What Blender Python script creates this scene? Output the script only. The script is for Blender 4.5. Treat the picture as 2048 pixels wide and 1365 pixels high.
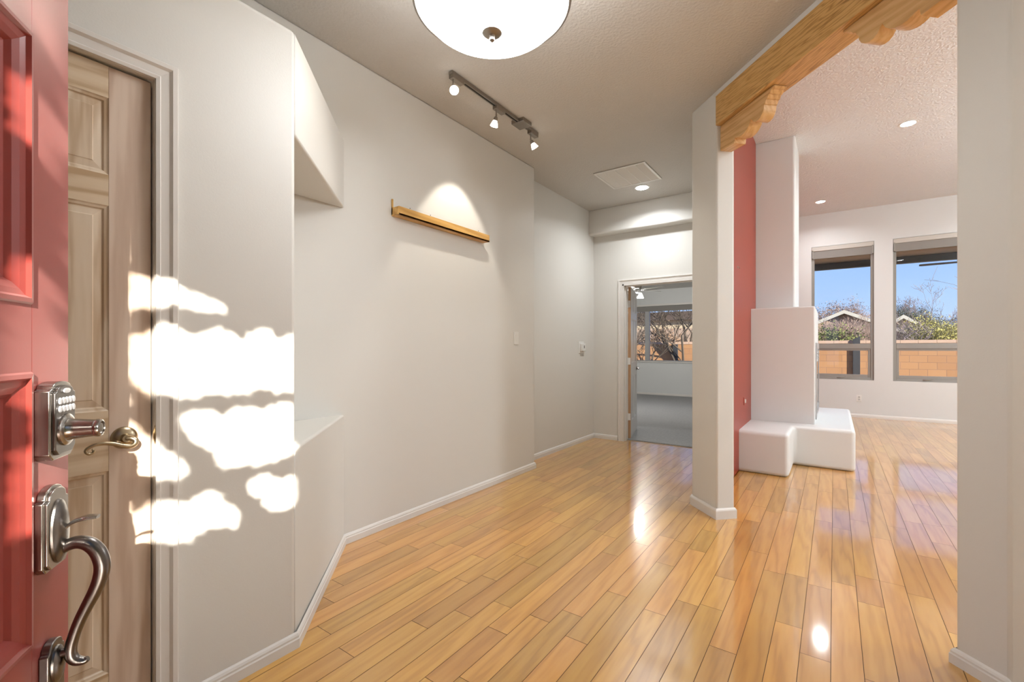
import bpy, bmesh, math, random
from math import sin, cos, tan, pi, radians, sqrt, atan2
from mathutils import Vector, Matrix

scene = bpy.context.scene
for o in list(bpy.data.objects):
    bpy.data.objects.remove(o, do_unlink=True)
col = scene.collection

# ------------------------------------------------------------------ camera
CAM_H = 1.212
TH = atan2(644, 910.2)                      # camera yaw: the walls run along world +Y
cam_d = bpy.data.cameras.new('camera'); cam = bpy.data.objects.new('camera', cam_d); col.objects.link(cam)
cam_d.sensor_width = 36.0; cam_d.lens = 16.0; cam_d.shift_y = 14.5 / 2048
cam_d.clip_start = 0.02; cam_d.clip_end = 500
cam.location = (0, 0, CAM_H); cam.rotation_euler = (pi / 2, 0, TH)
scene.camera = cam

# ------------------------------------------------------------------ exposure
scene.view_settings.view_transform = 'Standard'
scene.view_settings.look = 'None'
scene.view_settings.gamma = 1.0
scene.view_settings.use_curve_mapping = False
scene.view_settings.exposure = 0.0

# ------------------------------------------------------------------ world (clear winter sky)
w = bpy.data.worlds.new('sky'); scene.world = w; w.use_nodes = True
nt = w.node_tree; nt.nodes.clear()
out = nt.nodes.new('ShaderNodeOutputWorld'); bg = nt.nodes.new('ShaderNodeBackground')
tc = nt.nodes.new('ShaderNodeTexCoord'); sep = nt.nodes.new('ShaderNodeSeparateXYZ')
rp = nt.nodes.new('ShaderNodeValToRGB')
nt.links.new(tc.outputs['Generated'], sep.inputs[0]); nt.links.new(sep.outputs['Z'], rp.inputs[0])
nt.links.new(rp.outputs[0], bg.inputs[0]); nt.links.new(bg.outputs[0], out.inputs[0])
e = rp.color_ramp.elements
e[0].position = 0.0; e[0].color = (0.50, 0.64, 0.88, 1)
e[1].position = 1.0; e[1].color = (0.10, 0.24, 0.70, 1)
for p, c in ((0.10, (0.36, 0.54, 0.88, 1)), (0.28, (0.20, 0.40, 0.86, 1))):
    n = e.new(p); n.color = c
bg.inputs[1].default_value = 1.3

# ------------------------------------------------------------------ sun
SUNTAN = 0.38
SUNV = Vector((-0.9227, 0.3855, -SUNTAN))     # travel direction, horizontal part of unit length
sd = bpy.data.lights.new('sun', 'SUN'); sd.energy = 15.0; sd.color = (1.0, 0.93, 0.82); sd.angle = radians(0.55)
so = bpy.data.objects.new('sun', sd); col.objects.link(so)
so.rotation_euler = SUNV.to_track_quat('-Z', 'Y').to_euler(); so.location = (12, -6, 8)

LAMP = dict(dome=19.5, can=16.0, can_great=14.0, spot=34.0, fan=115.0, globe=88.0)
WARM = (0.95, 0.98, 1.0)

# ------------------------------------------------------------------ tagging helpers
def tag(o, label=None, cat=None, group=None, kind=None):
    if label: o['label'] = label
    if cat: o['category'] = cat
    if group: o['group'] = group
    if kind: o['kind'] = kind
    return o
def empty(name, loc=(0, 0, 0), rz=0.0, **k):
    o = bpy.data.objects.new(name, None); col.objects.link(o)
    o.location = loc; o.rotation_euler = (0, 0, rz); o.empty_display_size = 0.1
    return tag(o, **k)
def copy_tree(o, parent=None):
    c = o.copy(); col.objects.link(c); c.parent = parent
    for ch in list(o.children): copy_tree(ch, c)
    return c

# ------------------------------------------------------------------ mesh builder
class MB:
    def __init__(s): s.bm = bmesh.new()
    def face(s, pts):
        vs = [s.bm.verts.new(p) for p in pts]
        try: return s.bm.faces.new(vs)
        except ValueError: return None
    def box(s, x0, x1, y0, y1, z0, z1):
        v = [s.bm.verts.new(p) for p in ((x0,y0,z0),(x1,y0,z0),(x1,y1,z0),(x0,y1,z0),(x0,y0,z1),(x1,y0,z1),(x1,y1,z1),(x0,y1,z1))]
        for f in ((3,2,1,0),(4,5,6,7),(0,1,5,4),(1,2,6,5),(2,3,7,6),(3,0,4,7)): s.bm.faces.new([v[i] for i in f])
        return s
    def prism(s, poly, a0, a1, fn=None):
        """poly 2D extruded a0..a1; fn(u,v,a)->xyz (default xy,z)"""
        fn = fn or (lambda u, v, a: (u, v, a))
        b = [s.bm.verts.new(fn(p[0], p[1], a0)) for p in poly]; t = [s.bm.verts.new(fn(p[0], p[1], a1)) for p in poly]
        n = len(poly)
        s.bm.faces.new(b[::-1]); s.bm.faces.new(t)
        for i in range(n): s.bm.faces.new((b[i], b[(i+1) % n], t[(i+1) % n], t[i]))
        return s
    def tube(s, pts, r, seg=10, flat=1.0, cap=True):
        pts = [Vector(p) for p in pts]; n = len(pts)
        rs = r if isinstance(r, (list, tuple)) else [r] * n
        up = None; rings = []
        for i, p in enumerate(pts):
            d = (pts[min(i+1, n-1)] - pts[max(i-1, 0)])
            if d.length < 1e-9: d = Vector((0, 0, 1))
            d.normalize()
            if up is None:
                up = Vector((0, 0, 1)) if abs(d.z) < 0.9 else Vector((1, 0, 0))
            side = d.cross(up); 
            if side.length < 1e-6: side = d.orthogonal()
            side.normalize(); up = side.cross(d).normalized()
            rings.append([s.bm.verts.new(p + side * cos(2*pi*k/seg) * rs[i] + up * sin(2*pi*k/seg) * rs[i] * flat) for k in range(seg)])
        for i in range(n-1):
            for k in range(seg):
                s.bm.faces.new((rings[i][k], rings[i][(k+1) % seg], rings[i+1][(k+1) % seg], rings[i+1][k]))
        if cap and seg > 2:
            s.bm.faces.new(rings[0][::-1]); s.bm.faces.new(rings[-1])
        return s
    def lathe(s, prof, seg=32, center=(0, 0, 0), fn=None):
        """prof: list of (r, a); axis local z unless fn(x,y,a) maps"""
        fn = fn or (lambda x, y, a: (center[0]+x, center[1]+y, center[2]+a))
        rings = []
        for r, a in prof:
            if r < 1e-6: rings.append([s.bm.verts.new(fn(0, 0, a))])
            else: rings.append([s.bm.verts.new(fn(r*cos(2*pi*k/seg), r*sin(2*pi*k/seg), a)) for k in range(seg)])
        for A, B in zip(rings, rings[1:]):
            for k in range(seg):
                k2 = (k+1) % seg
                if len(A) == 1 and len(B) == 1: continue
                if len(A) == 1: s.bm.faces.new((A[0], B[k2], B[k]))
                elif len(B) == 1: s.bm.faces.new((A[k], A[k2], B[0]))
                else: s.bm.faces.new((A[k], A[k2], B[k2], B[k]))
        return s
    def sweep(s, path, prof, closed=False, left=False):
        """horizontal path of (x,y); prof = [(out, z)] ; mitred. outward = right of travel (or left)"""
        n = len(path); P = [Vector((p[0], p[1])) for p in path]; rows = []
        sg = -1 if left else 1
        for i in range(n):
            if closed or 0 < i < n-1:
                a = (P[i]-P[i-1]).normalized(); b = (P[(i+1) % n]-P[i]).normalized()
            elif i == 0: a = b = (P[1]-P[0]).normalized()
            else: a = b = (P[-1]-P[-2]).normalized()
            na = Vector((a.y, -a.x))*sg; nb = Vector((b.y, -b.x))*sg
            m = (na+nb); m = m / max(m.length_squared, 1e-6) * 2
            rows.append([s.bm.verts.new((P[i].x+m.x*o, P[i].y+m.y*o, z)) for o, z in prof])
        rng = range(n) if closed else range(n-1)
        for i in rng:
            A, B = rows[i], rows[(i+1) % n]
            for k in range(len(prof)-1): s.bm.faces.new((A[k], B[k], B[k+1], A[k+1]))
        if not closed:
            s.bm.faces.new(rows[0]); s.bm.faces.new(rows[-1][::-1])
        return s
    def build(s, name, mat=None, parent=None, bevel=0.0, seg=3, smooth=True, angle=35, loc=None):
        bmesh.ops.recalc_face_normals(s.bm, faces=s.bm.faces)
        me = bpy.data.meshes.new(name); s.bm.to_mesh(me); s.bm.free()
        o = bpy.data.objects.new(name, me); col.objects.link(o)
        if mat:
            for m in (mat if isinstance(mat, (list, tuple)) else [mat]): me.materials.append(m)
        if parent: o.parent = parent
        if loc: o.location = loc
        if bevel > 0:
            b = o.modifiers.new('bevel', 'BEVEL'); b.width = bevel; b.segments = seg; b.limit_method = 'ANGLE'; b.angle_limit = radians(30)
        if smooth:
            me.polygons.foreach_set('use_smooth', [True]*len(me.polygons))
            try: me.set_sharp_from_angle(angle=radians(angle))
            except Exception: pass
        return o

def struct(o): o['kind'] = 'structure'; return o

# ------------------------------------------------------------------ materials
def new_mat(name):
    m = bpy.data.materials.new(name); m.use_nodes = True
    return m, m.node_tree, m.node_tree.nodes['Principled BSDF']
def setp(b, **k):
    for n, v in k.items():
        b.inputs[n.replace('_', ' ')].default_value = v
def plain(name, c, rough=0.5, metal=0.0, spec=0.5, coat=0.0):
    m, t, b = new_mat(name)
    b.inputs['Base Color'].default_value = (*c, 1); b.inputs['Roughness'].default_value = rough
    b.inputs['Metallic'].default_value = metal; b.inputs['Specular IOR Level'].default_value = spec
    b.inputs['Coat Weight'].default_value = coat
    return m
def textured(name, c, var=0.04, nscale=3.0, rough=0.6, bscale=120.0, bump=0.15, dist=0.002, spec=0.4, metal=0.0, kind='NOISE', c2=None, detail=4.0, stretch=(1, 1, 1)):
    m, t, b = new_mat(name)
    N = t.nodes; L = t.links
    tc = N.new('ShaderNodeTexCoord'); mp = N.new('ShaderNodeMapping'); mp.inputs['Scale'].default_value = stretch
    L.new(tc.outputs['Object'], mp.inputs[0])
    n1 = N.new('ShaderNodeTexNoise'); n1.inputs['Scale'].default_value = nscale; n1.inputs['Detail'].default_value = 3
    L.new(mp.outputs[0], n1.inputs['Vector'])
    mx = N.new('ShaderNodeMix'); mx.data_type = 'RGBA'
    lo = c2 if c2 else tuple(x*(1-var) for x in c)
    hi = c if c2 else tuple(min(1, x*(1+var)) for x in c)
    mx.inputs[6].default_value = (*lo, 1); mx.inputs[7].default_value = (*hi, 1)
    L.new(n1.outputs['Fac'], mx.inputs[0]); L.new(mx.outputs[2], b.inputs['Base Color'])
    n2 = N.new('ShaderNodeTexNoise'); n2.inputs['Scale'].default_value = bscale; n2.inputs['Detail'].default_value = detail
    L.new(mp.outputs[0], n2.inputs['Vector'])
    bp = N.new('ShaderNodeBump'); bp.inputs['Strength'].default_value = bump; bp.inputs['Distance'].default_value = dist
    L.new(n2.outputs['Fac'], bp.inputs['Height']); L.new(bp.outputs[0], b.inputs['Normal'])
    b.inputs['Roughness'].default_value = rough; b.inputs['Specular IOR Level'].default_value = spec; b.inputs['Metallic'].default_value = metal
    return m
def wood(name, cols, axis='Z', scale=1.0, rough=0.4, dist=5.0, spec=0.5, seed=0.0, wscale=5.0, coat=0.0, attr=None, bump=0.05, contrast=1.0):
    """grain runs along axis. cols = list of (pos, rgb)"""
    m, t, b = new_mat(name); N = t.nodes; L = t.links
    tc = N.new('ShaderNodeTexCoord'); mp = N.new('ShaderNodeMapping')
    st = {'X': (0.09, 1, 1), 'Y': (1, 0.09, 1), 'Z': (1, 1, 0.09)}[axis]
    mp.inputs['Scale'].default_value = tuple(s_*scale for s_ in st)
    mp.inputs['Location'].default_value = (seed, seed*1.7, seed*0.6)
    src = tc.outputs['Object']
    if attr:
        at = N.new('ShaderNodeAttribute'); at.attribute_name = attr
        vm = N.new('ShaderNodeVectorMath'); vm.operation = 'MULTIPLY_ADD'
        L.new(at.outputs['Color'], vm.inputs[0]); vm.inputs[1].default_value = (17, 23, 9); L.new(src, vm.inputs[2])
        src = vm.outputs[0]
    L.new(src, mp.inputs[0])
    wv = N.new('ShaderNodeTexWave'); wv.wave_type = 'BANDS'; wv.bands_direction = 'DIAGONAL'
    wv.inputs['Scale'].default_value = wscale; wv.inputs['Distortion'].default_value = dist
    wv.inputs['Detail'].default_value = 3; wv.inputs['Detail Scale'].default_value = 1.3; wv.inputs['Detail Roughness'].default_value = 0.6
    L.new(mp.outputs[0], wv.inputs['Vector'])
    ns = N.new('ShaderNodeTexNoise'); ns.inputs['Scale'].default_value = 60; ns.inputs['Detail'].default_value = 4
    L.new(mp.outputs[0], ns.inputs['Vector'])
    n3 = N.new('ShaderNodeTexNoise'); n3.inputs['Scale'].default_value = 3.5; n3.inputs['Detail'].default_value = 2
    L.new(mp.outputs[0], n3.inputs['Vector'])
    m1 = N.new('ShaderNodeMix'); m1.data_type = 'FLOAT'; m1.inputs[0].default_value = 0.42
    L.new(wv.outputs['Fac'], m1.inputs[2]); L.new(ns.outputs['Fac'], m1.inputs[3])
    m2 = N.new('ShaderNodeMix'); m2.data_type = 'FLOAT'; m2.inputs[0].default_value = 0.45
    L.new(m1.outputs[0], m2.inputs[2]); L.new(n3.outputs['Fac'], m2.inputs[3])
    fac = m2.outputs[0]
    cr = N.new('ShaderNodeValToRGB'); el = cr.color_ramp.elements
    el[0].position = cols[0][0]; el[0].color = (*cols[0][1], 1); el[1].position = cols[-1][0]; el[1].color = (*cols[-1][1], 1)
    for p, c in cols[1:-1]:
        q = el.new(p); q.color = (*c, 1)
    L.new(fac, cr.inputs[0]); colr = cr.outputs[0]
    if attr:
        hs = N.new('ShaderNodeHueSaturation')
        sp = N.new('ShaderNodeSeparateColor'); L.new(at.outputs['Color'], sp.inputs[0])
        mr = N.new('ShaderNodeMapRange'); mr.inputs[3].default_value = 0.84; mr.inputs[4].default_value = 1.12
        L.new(sp.outputs[0], mr.inputs[0]); L.new(mr.outputs[0], hs.inputs['Value'])
        mr2 = N.new('ShaderNodeMapRange'); mr2.inputs[3].default_value = 0.488; mr2.inputs[4].default_value = 0.5
        L.new(sp.outputs[1], mr2.inputs[0]); L.new(mr2.outputs[0], hs.inputs['Hue'])
        L.new(colr, hs.inputs['Color']); colr = hs.outputs[0]
    L.new(colr, b.inputs['Base Color'])
    bp = N.new('ShaderNodeBump'); bp.inputs['Strength'].default_value = bump; bp.inputs['Distance'].default_value = 0.001
    L.new(m1.outputs[0], bp.inputs['Height'])
    if bump > 0: L.new(bp.outputs[0], b.inputs['Normal'])
    b.inputs['Roughness'].default_value = rough; b.inputs['Specular IOR Level'].default_value = spec
    b.inputs['Coat Weight'].default_value = coat; b.inputs['Coat Roughness'].default_value = 0.08; b.inputs['Coat IOR'].default_value = 1.62
    return m
def emis(name, c, s, base=(0.9, 0.9, 0.9)):
    m, t, b = new_mat(name)
    b.inputs['Base Color'].default_value = (*base, 1)
    b.inputs['Emission Color'].default_value = (*c, 1); b.inputs['Emission Strength'].default_value = s
    return m
def glass(name, tint=(1, 1, 1), ior=1.45):
    m = bpy.data.materials.new(name); m.use_nodes = True; t = m.node_tree; t.nodes.clear(); N = t.nodes; L = t.links
    o = N.new('ShaderNodeOutputMaterial'); mx = N.new('ShaderNodeMixShader'); tr = N.new('ShaderNodeBsdfTransparent'); gl = N.new('ShaderNodeBsdfGlossy')
    fr = N.new('ShaderNodeFresnel'); fr.inputs[0].default_value = ior
    tr.inputs[0].default_value = (*tint, 1); gl.inputs['Roughness'].default_value = 0.02; gl.inputs['Color'].default_value = (0.6, 0.6, 0.6, 1)
    L.new(fr.outputs[0], mx.inputs[0]); L.new(tr.outputs[0], mx.inputs[1]); L.new(gl.outputs[0], mx.inputs[2]); L.new(mx.outputs[0], o.inputs[0])
    return m

M = {}
M['wall'] = textured('wall_paint', (0.71, 0.695, 0.655), var=0.012, rough=0.48, bscale=170, bump=0.16, dist=0.0015, spec=0.35)
M['wall_cool'] = textured('plaster_white', (0.70, 0.71, 0.70), var=0.01, rough=0.45, bscale=60, bump=0.05, dist=0.002, spec=0.35)
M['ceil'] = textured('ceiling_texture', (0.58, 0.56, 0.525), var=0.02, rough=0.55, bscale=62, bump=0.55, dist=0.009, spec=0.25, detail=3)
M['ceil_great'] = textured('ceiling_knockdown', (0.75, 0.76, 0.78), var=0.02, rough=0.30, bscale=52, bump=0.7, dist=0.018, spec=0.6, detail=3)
M['trim'] = plain('trim_paint', (0.74, 0.71, 0.67), 0.35)
M['trimred'] = plain('trim_red', (0.36, 0.08, 0.055), 0.35)
M['red'] = textured('red_wall_paint', (0.31, 0.040, 0.020), var=0.04, rough=0.38, bscale=150, bump=0.12, dist=0.0015, spec=0.35)
M['reddoor'] = textured('red_door_paint', (0.31, 0.042, 0.032), var=0.07, nscale=8, rough=0.33, bscale=90, bump=0.05, dist=0.001, spec=0.55)
M['carpet'] = textured('carpet', (0.52, 0.52, 0.52), c2=(0.30, 0.30, 0.295), nscale=38, rough=0.95, bscale=160, bump=0.9, dist=0.012, spec=0.05, stretch=(1, 2.5, 1))
M['floor'] = wood('oak_planks', [(0.15, (0.40, 0.19, 0.022)), (0.4, (0.555, 0.285, 0.042)), (0.62, (0.605, 0.325, 0.056)), (0.9, (0.655, 0.375, 0.078))], axis='Y', scale=1.15, rough=0.28, dist=11, wscale=7, attr='plank', coat=1.0, bump=0.0)
M['floor'].node_tree.nodes['Principled BSDF'].inputs['IOR'].default_value = 1.75
M['floorgap'] = plain('floor_gap', (0.10, 0.045, 0.018), 0.6)
M['pine_v'] = wood('pickled_pine_vertical', [(0.2, (0.52, 0.37, 0.27)), (0.5, (0.68, 0.54, 0.43)), (0.8, (0.74, 0.61, 0.50))], axis='Z', scale=1.3, rough=0.42, dist=9, wscale=6, seed=3)
M['pine_h'] = wood('pickled_pine_horizontal', [(0.28, (0.52, 0.36, 0.21)), (0.5, (0.69, 0.55, 0.38)), (0.8, (0.75, 0.62, 0.46))], axis='X', scale=1.5, rough=0.42, dist=7, wscale=8, seed=5)
M['pine_p'] = wood('pickled_pine_panel', [(0.28, (0.54, 0.39, 0.25)), (0.5, (0.71, 0.58, 0.43)), (0.8, (0.76, 0.64, 0.50))], axis='Z', scale=1.5, rough=0.42, dist=10, wscale=6, seed=9)
M['beam'] = wood('fir_beam', [(0.25, (0.34, 0.17, 0.045)), (0.42, (0.58, 0.33, 0.105)), (0.62, (0.68, 0.41, 0.15)), (0.85, (0.72, 0.46, 0.18))], axis='X', scale=2.0, rough=0.32, dist=12, wscale=13, seed=1.3)
M['corbel'] = wood('fir_corbel', [(0.25, (0.52, 0.27, 0.10)), (0.45, (0.68, 0.41, 0.17)), (0.8, (0.76, 0.50, 0.24))], axis='X', scale=1.7, rough=0.3, dist=9, wscale=9, seed=6.1)
M['ledge'] = wood('oak_ledge', [(0.25, (0.50, 0.26, 0.06)), (0.5, (0.66, 0.38, 0.11)), (0.8, (0.74, 0.46, 0.16))], axis='Y', scale=2, rough=0.35, dist=4, seed=2)
M['nickel'] = plain('antique_nickel', (0.40, 0.375, 0.35), 0.24, 1.0)
M['pewter'] = plain('dark_pewter', (0.20, 0.185, 0.175), 0.30, 1.0)
M['brass'] = plain('aged_brass', (0.45, 0.37, 0.25), 0.28, 1.0)
M['steel'] = plain('brushed_nickel', (0.33, 0.30, 0.265), 0.38, 1.0)
M['button'] = plain('keypad_button', (0.62, 0.63, 0.66), 0.3, 0.3)
M['black'] = plain('black_gap', (0.015, 0.014, 0.013), 0.7)
M['dark'] = plain('dark_metal', (0.035, 0.037, 0.042), 0.5)
M['white'] = plain('white_plastic', (0.78, 0.77, 0.74), 0.35)
M['winframe'] = plain('window_frame', (0.30, 0.285, 0.26), 0.45)
M['winframe_bed'] = plain('bedroom_window_frame', (0.42, 0.42, 0.42), 0.45)
M['shade'] = textured('roller_shade_fabric', (0.27, 0.255, 0.235), var=0.05, nscale=200, rough=0.9, bscale=400, bump=0.1)
M['cassette'] = plain('shade_cassette', (0.55, 0.52, 0.47), 0.5)
M['glass'] = glass('window_glass', (0.97, 0.98, 0.98))
M['fireglass'] = plain('fire_glass', (0.02, 0.02, 0.022), 0.06)
M['louver'] = plain('louver_metal', (0.55, 0.55, 0.55), 0.3, 0.6)
M['doorwhite'] = plain('door_white_paint', (0.62, 0.61, 0.60), 0.3)
M['dooredge'] = wood('door_edge_wood', [(0.2, (0.36, 0.20, 0.10)), (0.8, (0.50, 0.31, 0.17))], axis='Z', scale=2, rough=0.5)
M['dome'] = emis('dome_glass', WARM, LAMP['dome'])
M['lens'] = emis('lamp_lens', WARM, 42.0)
M['bulb'] = emis('halogen_bulb', (1, 0.95, 0.86), 30.0)
M['fanglass'] = emis('fan_light_glass', (1, 0.94, 0.84), 2.0)
M['patioceil'] = wood('patio_ceiling_wood', [(0.2, (0.62, 0.42, 0.22)), (0.8, (0.82, 0.62, 0.38))], axis='X', scale=2, rough=0.6, wscale=8)
M['patiobeam'] = plain('patio_beam_paint', (0.035, 0.042, 0.052), 0.55)
M['stucco'] = textured('stucco_pinkish', (0.60, 0.44, 0.33), var=0.04, rough=0.9, bscale=40, bump=0.3, dist=0.01, spec=0.1)
M['stucco2'] = textured('stucco_cream', (0.72, 0.60, 0.42), var=0.04, rough=0.9, bscale=40, bump=0.3, dist=0.01, spec=0.1)
M['fascia'] = plain('fascia_cream', (0.74, 0.70, 0.60), 0.7)
M['shingle'] = textured('roof_shingle', (0.16, 0.12, 0.10), var=0.3, nscale=12, rough=0.9, bscale=30, bump=0.4, dist=0.01, spec=0.1)
M['soil'] = textured('gravel_yard', (0.42, 0.32, 0.24), c2=(0.30, 0.22, 0.16), nscale=25, rough=0.95, bscale=60, bump=0.5, dist=0.02, spec=0.1)
M['concrete'] = textured('porch_concrete', (0.50, 0.47, 0.43), var=0.06, rough=0.9, bscale=80, bump=0.2, dist=0.003, spec=0.1)
M['bark'] = textured('bark_grey', (0.16, 0.13, 0.105), c2=(0.09, 0.07, 0.055), nscale=20, rough=0.9, bscale=50, bump=0.5, dist=0.01, spec=0.1)
M['twig'] = textured('twig_brown', (0.52, 0.38, 0.31), var=0.15, nscale=10, rough=0.9, bscale=50, bump=0.2, spec=0.1)
M['twiggrey'] = textured('twig_mauve', (0.34, 0.27, 0.27), var=0.15, nscale=10, rough=0.9, bscale=50, bump=0.2, spec=0.1)
def leafmat(name, a, b_):
    m = textured(name, a, c2=b_, nscale=5, rough=0.7, bscale=40, bump=0.1, spec=0.2); return m
M['leaf_green'] = leafmat('leaves_green', (0.30, 0.34, 0.10), (0.13, 0.16, 0.05))
M['leaf_yellow'] = leafmat('leaves_yellow_green', (0.78, 0.68, 0.20), (0.36, 0.35, 0.10))
M['leaf_rust'] = leafmat('leaves_rust', (0.50, 0.32, 0.20), (0.28, 0.18, 0.13))
M['leaf_dark'] = leafmat('leaves_dark', (0.10, 0.11, 0.05), (0.05, 0.055, 0.03))
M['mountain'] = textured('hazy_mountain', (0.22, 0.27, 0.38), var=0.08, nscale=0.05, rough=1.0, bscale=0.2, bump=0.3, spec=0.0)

# block wall: running bond masonry
def block_mat():
    m, t, b = new_mat('block_masonry'); N = t.nodes; L = t.links
    tc = N.new('ShaderNodeTexCoord'); sp = N.new('ShaderNodeSeparateXYZ'); cb = N.new('ShaderNodeCombineXYZ')
    L.new(tc.outputs['Object'], sp.inputs[0]); L.new(sp.outputs['X'], cb.inputs['X']); L.new(sp.outputs['Z'], cb.inputs['Y'])
    br = N.new('ShaderNodeTexBrick'); br.offset = 0.5
    br.inputs['Scale'].default_value = 1.0; br.inputs['Brick Width'].default_value = 0.40; br.inputs['Row Height'].default_value = 0.20
    br.inputs['Mortar Size'].default_value = 0.006; br.inputs['Mortar Smooth'].default_value = 0.3
    br.inputs['Color1'].default_value = (0.68, 0.37, 0.18, 1); br.inputs['Color2'].default_value = (0.60, 0.32, 0.16, 1); br.inputs['Mortar'].default_value = (0.40, 0.24, 0.17, 1)
    L.new(cb.outputs[0], br.inputs['Vector']); L.new(br.outputs['Color'], b.inputs['Base Color'])
    bp = N.new('ShaderNodeBump'); bp.inputs['Strength'].default_value = 0.5; bp.inputs['Distance'].default_value = 0.01; bp.invert = True
    L.new(br.outputs['Fac'], bp.inputs['Height']); L.new(bp.outputs[0], b.inputs['Normal']); b.inputs['Roughness'].default_value = 0.95
    b.inputs['Specular IOR Level'].default_value = 0.1
    return m
M['block'] = block_mat()

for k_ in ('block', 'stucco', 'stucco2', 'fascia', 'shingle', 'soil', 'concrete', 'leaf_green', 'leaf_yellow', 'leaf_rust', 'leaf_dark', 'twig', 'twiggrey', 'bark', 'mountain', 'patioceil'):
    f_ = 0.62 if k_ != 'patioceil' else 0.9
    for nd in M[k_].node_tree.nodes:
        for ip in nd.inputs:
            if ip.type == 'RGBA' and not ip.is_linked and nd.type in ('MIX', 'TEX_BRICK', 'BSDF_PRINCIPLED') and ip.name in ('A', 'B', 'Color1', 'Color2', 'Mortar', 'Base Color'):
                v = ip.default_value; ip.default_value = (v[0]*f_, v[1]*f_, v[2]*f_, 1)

# ================================================================== SETTING
ZC = 3.035      # entry and hall ceiling
ZG = 3.66       # great room ceiling
ZB = 2.72       # bedroom ceiling
S2 = 0.70711
CL = Vector((-0.68, 3.47)); PR = Vector((0.38, 2.41))      # opening corners on the 45 degree wall
def dg(t, s): return (CL.x + S2*t + S2*s, CL.y - S2*t + S2*s)   # t along opening, s through it

# --- floors
def plank_floor(name, x0, x1, y0, y1, clip=None, z=0.0):
    rnd = random.Random(7)
    W_ = 0.1016; g = 0.0011
    b = MB(); lay = b.bm.loops.layers.float_color.new('plank')
    i0 = math.floor((x0+0.01)/W_); x = i0*W_-0.01
    while x < x1:
        y = y0 - rnd.random()*0.9; ye = y1 if x > -0.95 else 5.787
        while y < ye:
            ln = rnd.choice((0.35, 0.5, 0.6, 0.75, 0.9, 1.05, 1.2))*rnd.uniform(0.85, 1.1)
            a, c = max(y, y0), min(y+ln, ye)
            xa, xb = max(x, x0), min(x+W_, x1)
            if c > a+0.01 and xb > xa+0.005:
                if clip is None or clip((xa+xb)/2, (a+c)/2):
                    f = b.face([(xa+g, a+g, z), (xb-g, a+g, z), (xb-g, c-g, z), (xa+g, c-g, z)])
                    q = (rnd.random(), rnd.random(), rnd.random(), 1)
                    for l in f.loops: l[lay] = q
            y += ln
        x += W_
    o = b.build(name, [M['floor']], smooth=False)
    return struct(o)
M['reddoor'].node_tree.nodes['Principled BSDF'].inputs['Sheen Weight'].default_value = 0.15
M['reddoor'].node_tree.nodes['Principled BSDF'].inputs['Sheen Roughness'].default_value = 0.45
plank_floor('floor', -2.8, 4.8, -1.75, 10.02, clip=None)
b = MB(); b.prism([(-2.8, -1.75), (-1.72, -1.75), (0.7, 0.67), (0.7, 2.35), (4.9, 2.35), (4.9, 10.1), (-0.9, 10.1), (-0.9, 5.8), (-2.8, 5.8)], -0.10, -0.0015)
struct(b.build('floor_slab', M['floorgap'], smooth=False))
b = MB(); b.box(-5.3, -0.92, 5.79, 11.7, -0.10, 0.012); struct(b.build('floor_carpet', M['carpet'], smooth=False))
b = MB(); b.prism([(-2.55, -2.4), (3.5, -2.4), (3.5, 2.2), (0.85, 2.2), (0.85, 0.75), (-1.65, -1.75)], -0.14, -0.02)
struct(b.build('floor_porch', M['concrete'], smooth=False))

# --- ceilings
b = MB(); b.prism([(-2.85, -1.9), (-1.62, -1.9), (0.86, 0.58), (0.86, 2.28), (0.60, 2.36), (-0.62, 3.58), (-0.80, 3.70), (-0.80, 5.80), (-2.85, 5.80)], ZC, ZC+0.15)
struct(b.build('ceiling', M['ceil'], smooth=False))
b = MB(); b.prism([(-0.93, 3.70), (-0.60, 3.40), (0.52, 2.28), (4.95, 2.28), (4.95, 10.17), (-0.93, 10.17)], ZG, ZG+0.15)
struct(b.build('ceiling_great_room', M['ceil_great'], smooth=False))
b = MB(); b.box(-5.4, -0.80, 5.68, 11.85, ZB, ZB+0.15); struct(b.build('ceiling_bedroom', M['ceil'], smooth=False))

# --- left side
b = MB(); b.box(-2.85, -2.47, -1.85, 3.885, 0, ZC)
struct(b.build('wall_left', M['wall'], bevel=0.012))
b = MB(); b.box(-2.85, -2.66, 3.87, 5.70, 0, ZC); struct(b.build('wall_hall', M['wall'], smooth=False))
# closet block with door opening
CT = 2.497; DY0, DY1, DZ = -0.250, 0.530, 2.075
b = MB(); b.prism([(-1.62, 0), (DY0, 0), (DY0, DZ), (DY1, DZ), (DY1, 0), (1.0, 0), (1.0, CT), (-1.62, CT)], -2.47, -1.78, lambda u, v, a: (a, u, v))
struct(b.build('wall_closet', M['wall'], bevel=0.018))
b = MB(); b.box(-2.47, -1.88, DY0, DY1, 0.0, DZ); struct(b.build('wall_closet_inside', M['black'], smooth=False))
tri = [(-1.784, 1.0), (-2.47, 1.686), (-2.47, 1.0)]
b = MB(); b.prism([(-1.7835, 0.996), (-2.47, 1.696), (-2.47, 0.996)], 0.0, 0.805)
struct(b.build('wall_diagonal_lower', M['wall'], bevel=0.012))
b = MB(); b.prism([(-1.7835, 0.996), (-2.47, 1.696), (-2.47, 0.996)], 2.074, CT)
struct(b.build('wall_diagonal_upper', M['wall'], bevel=0.012))

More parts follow.
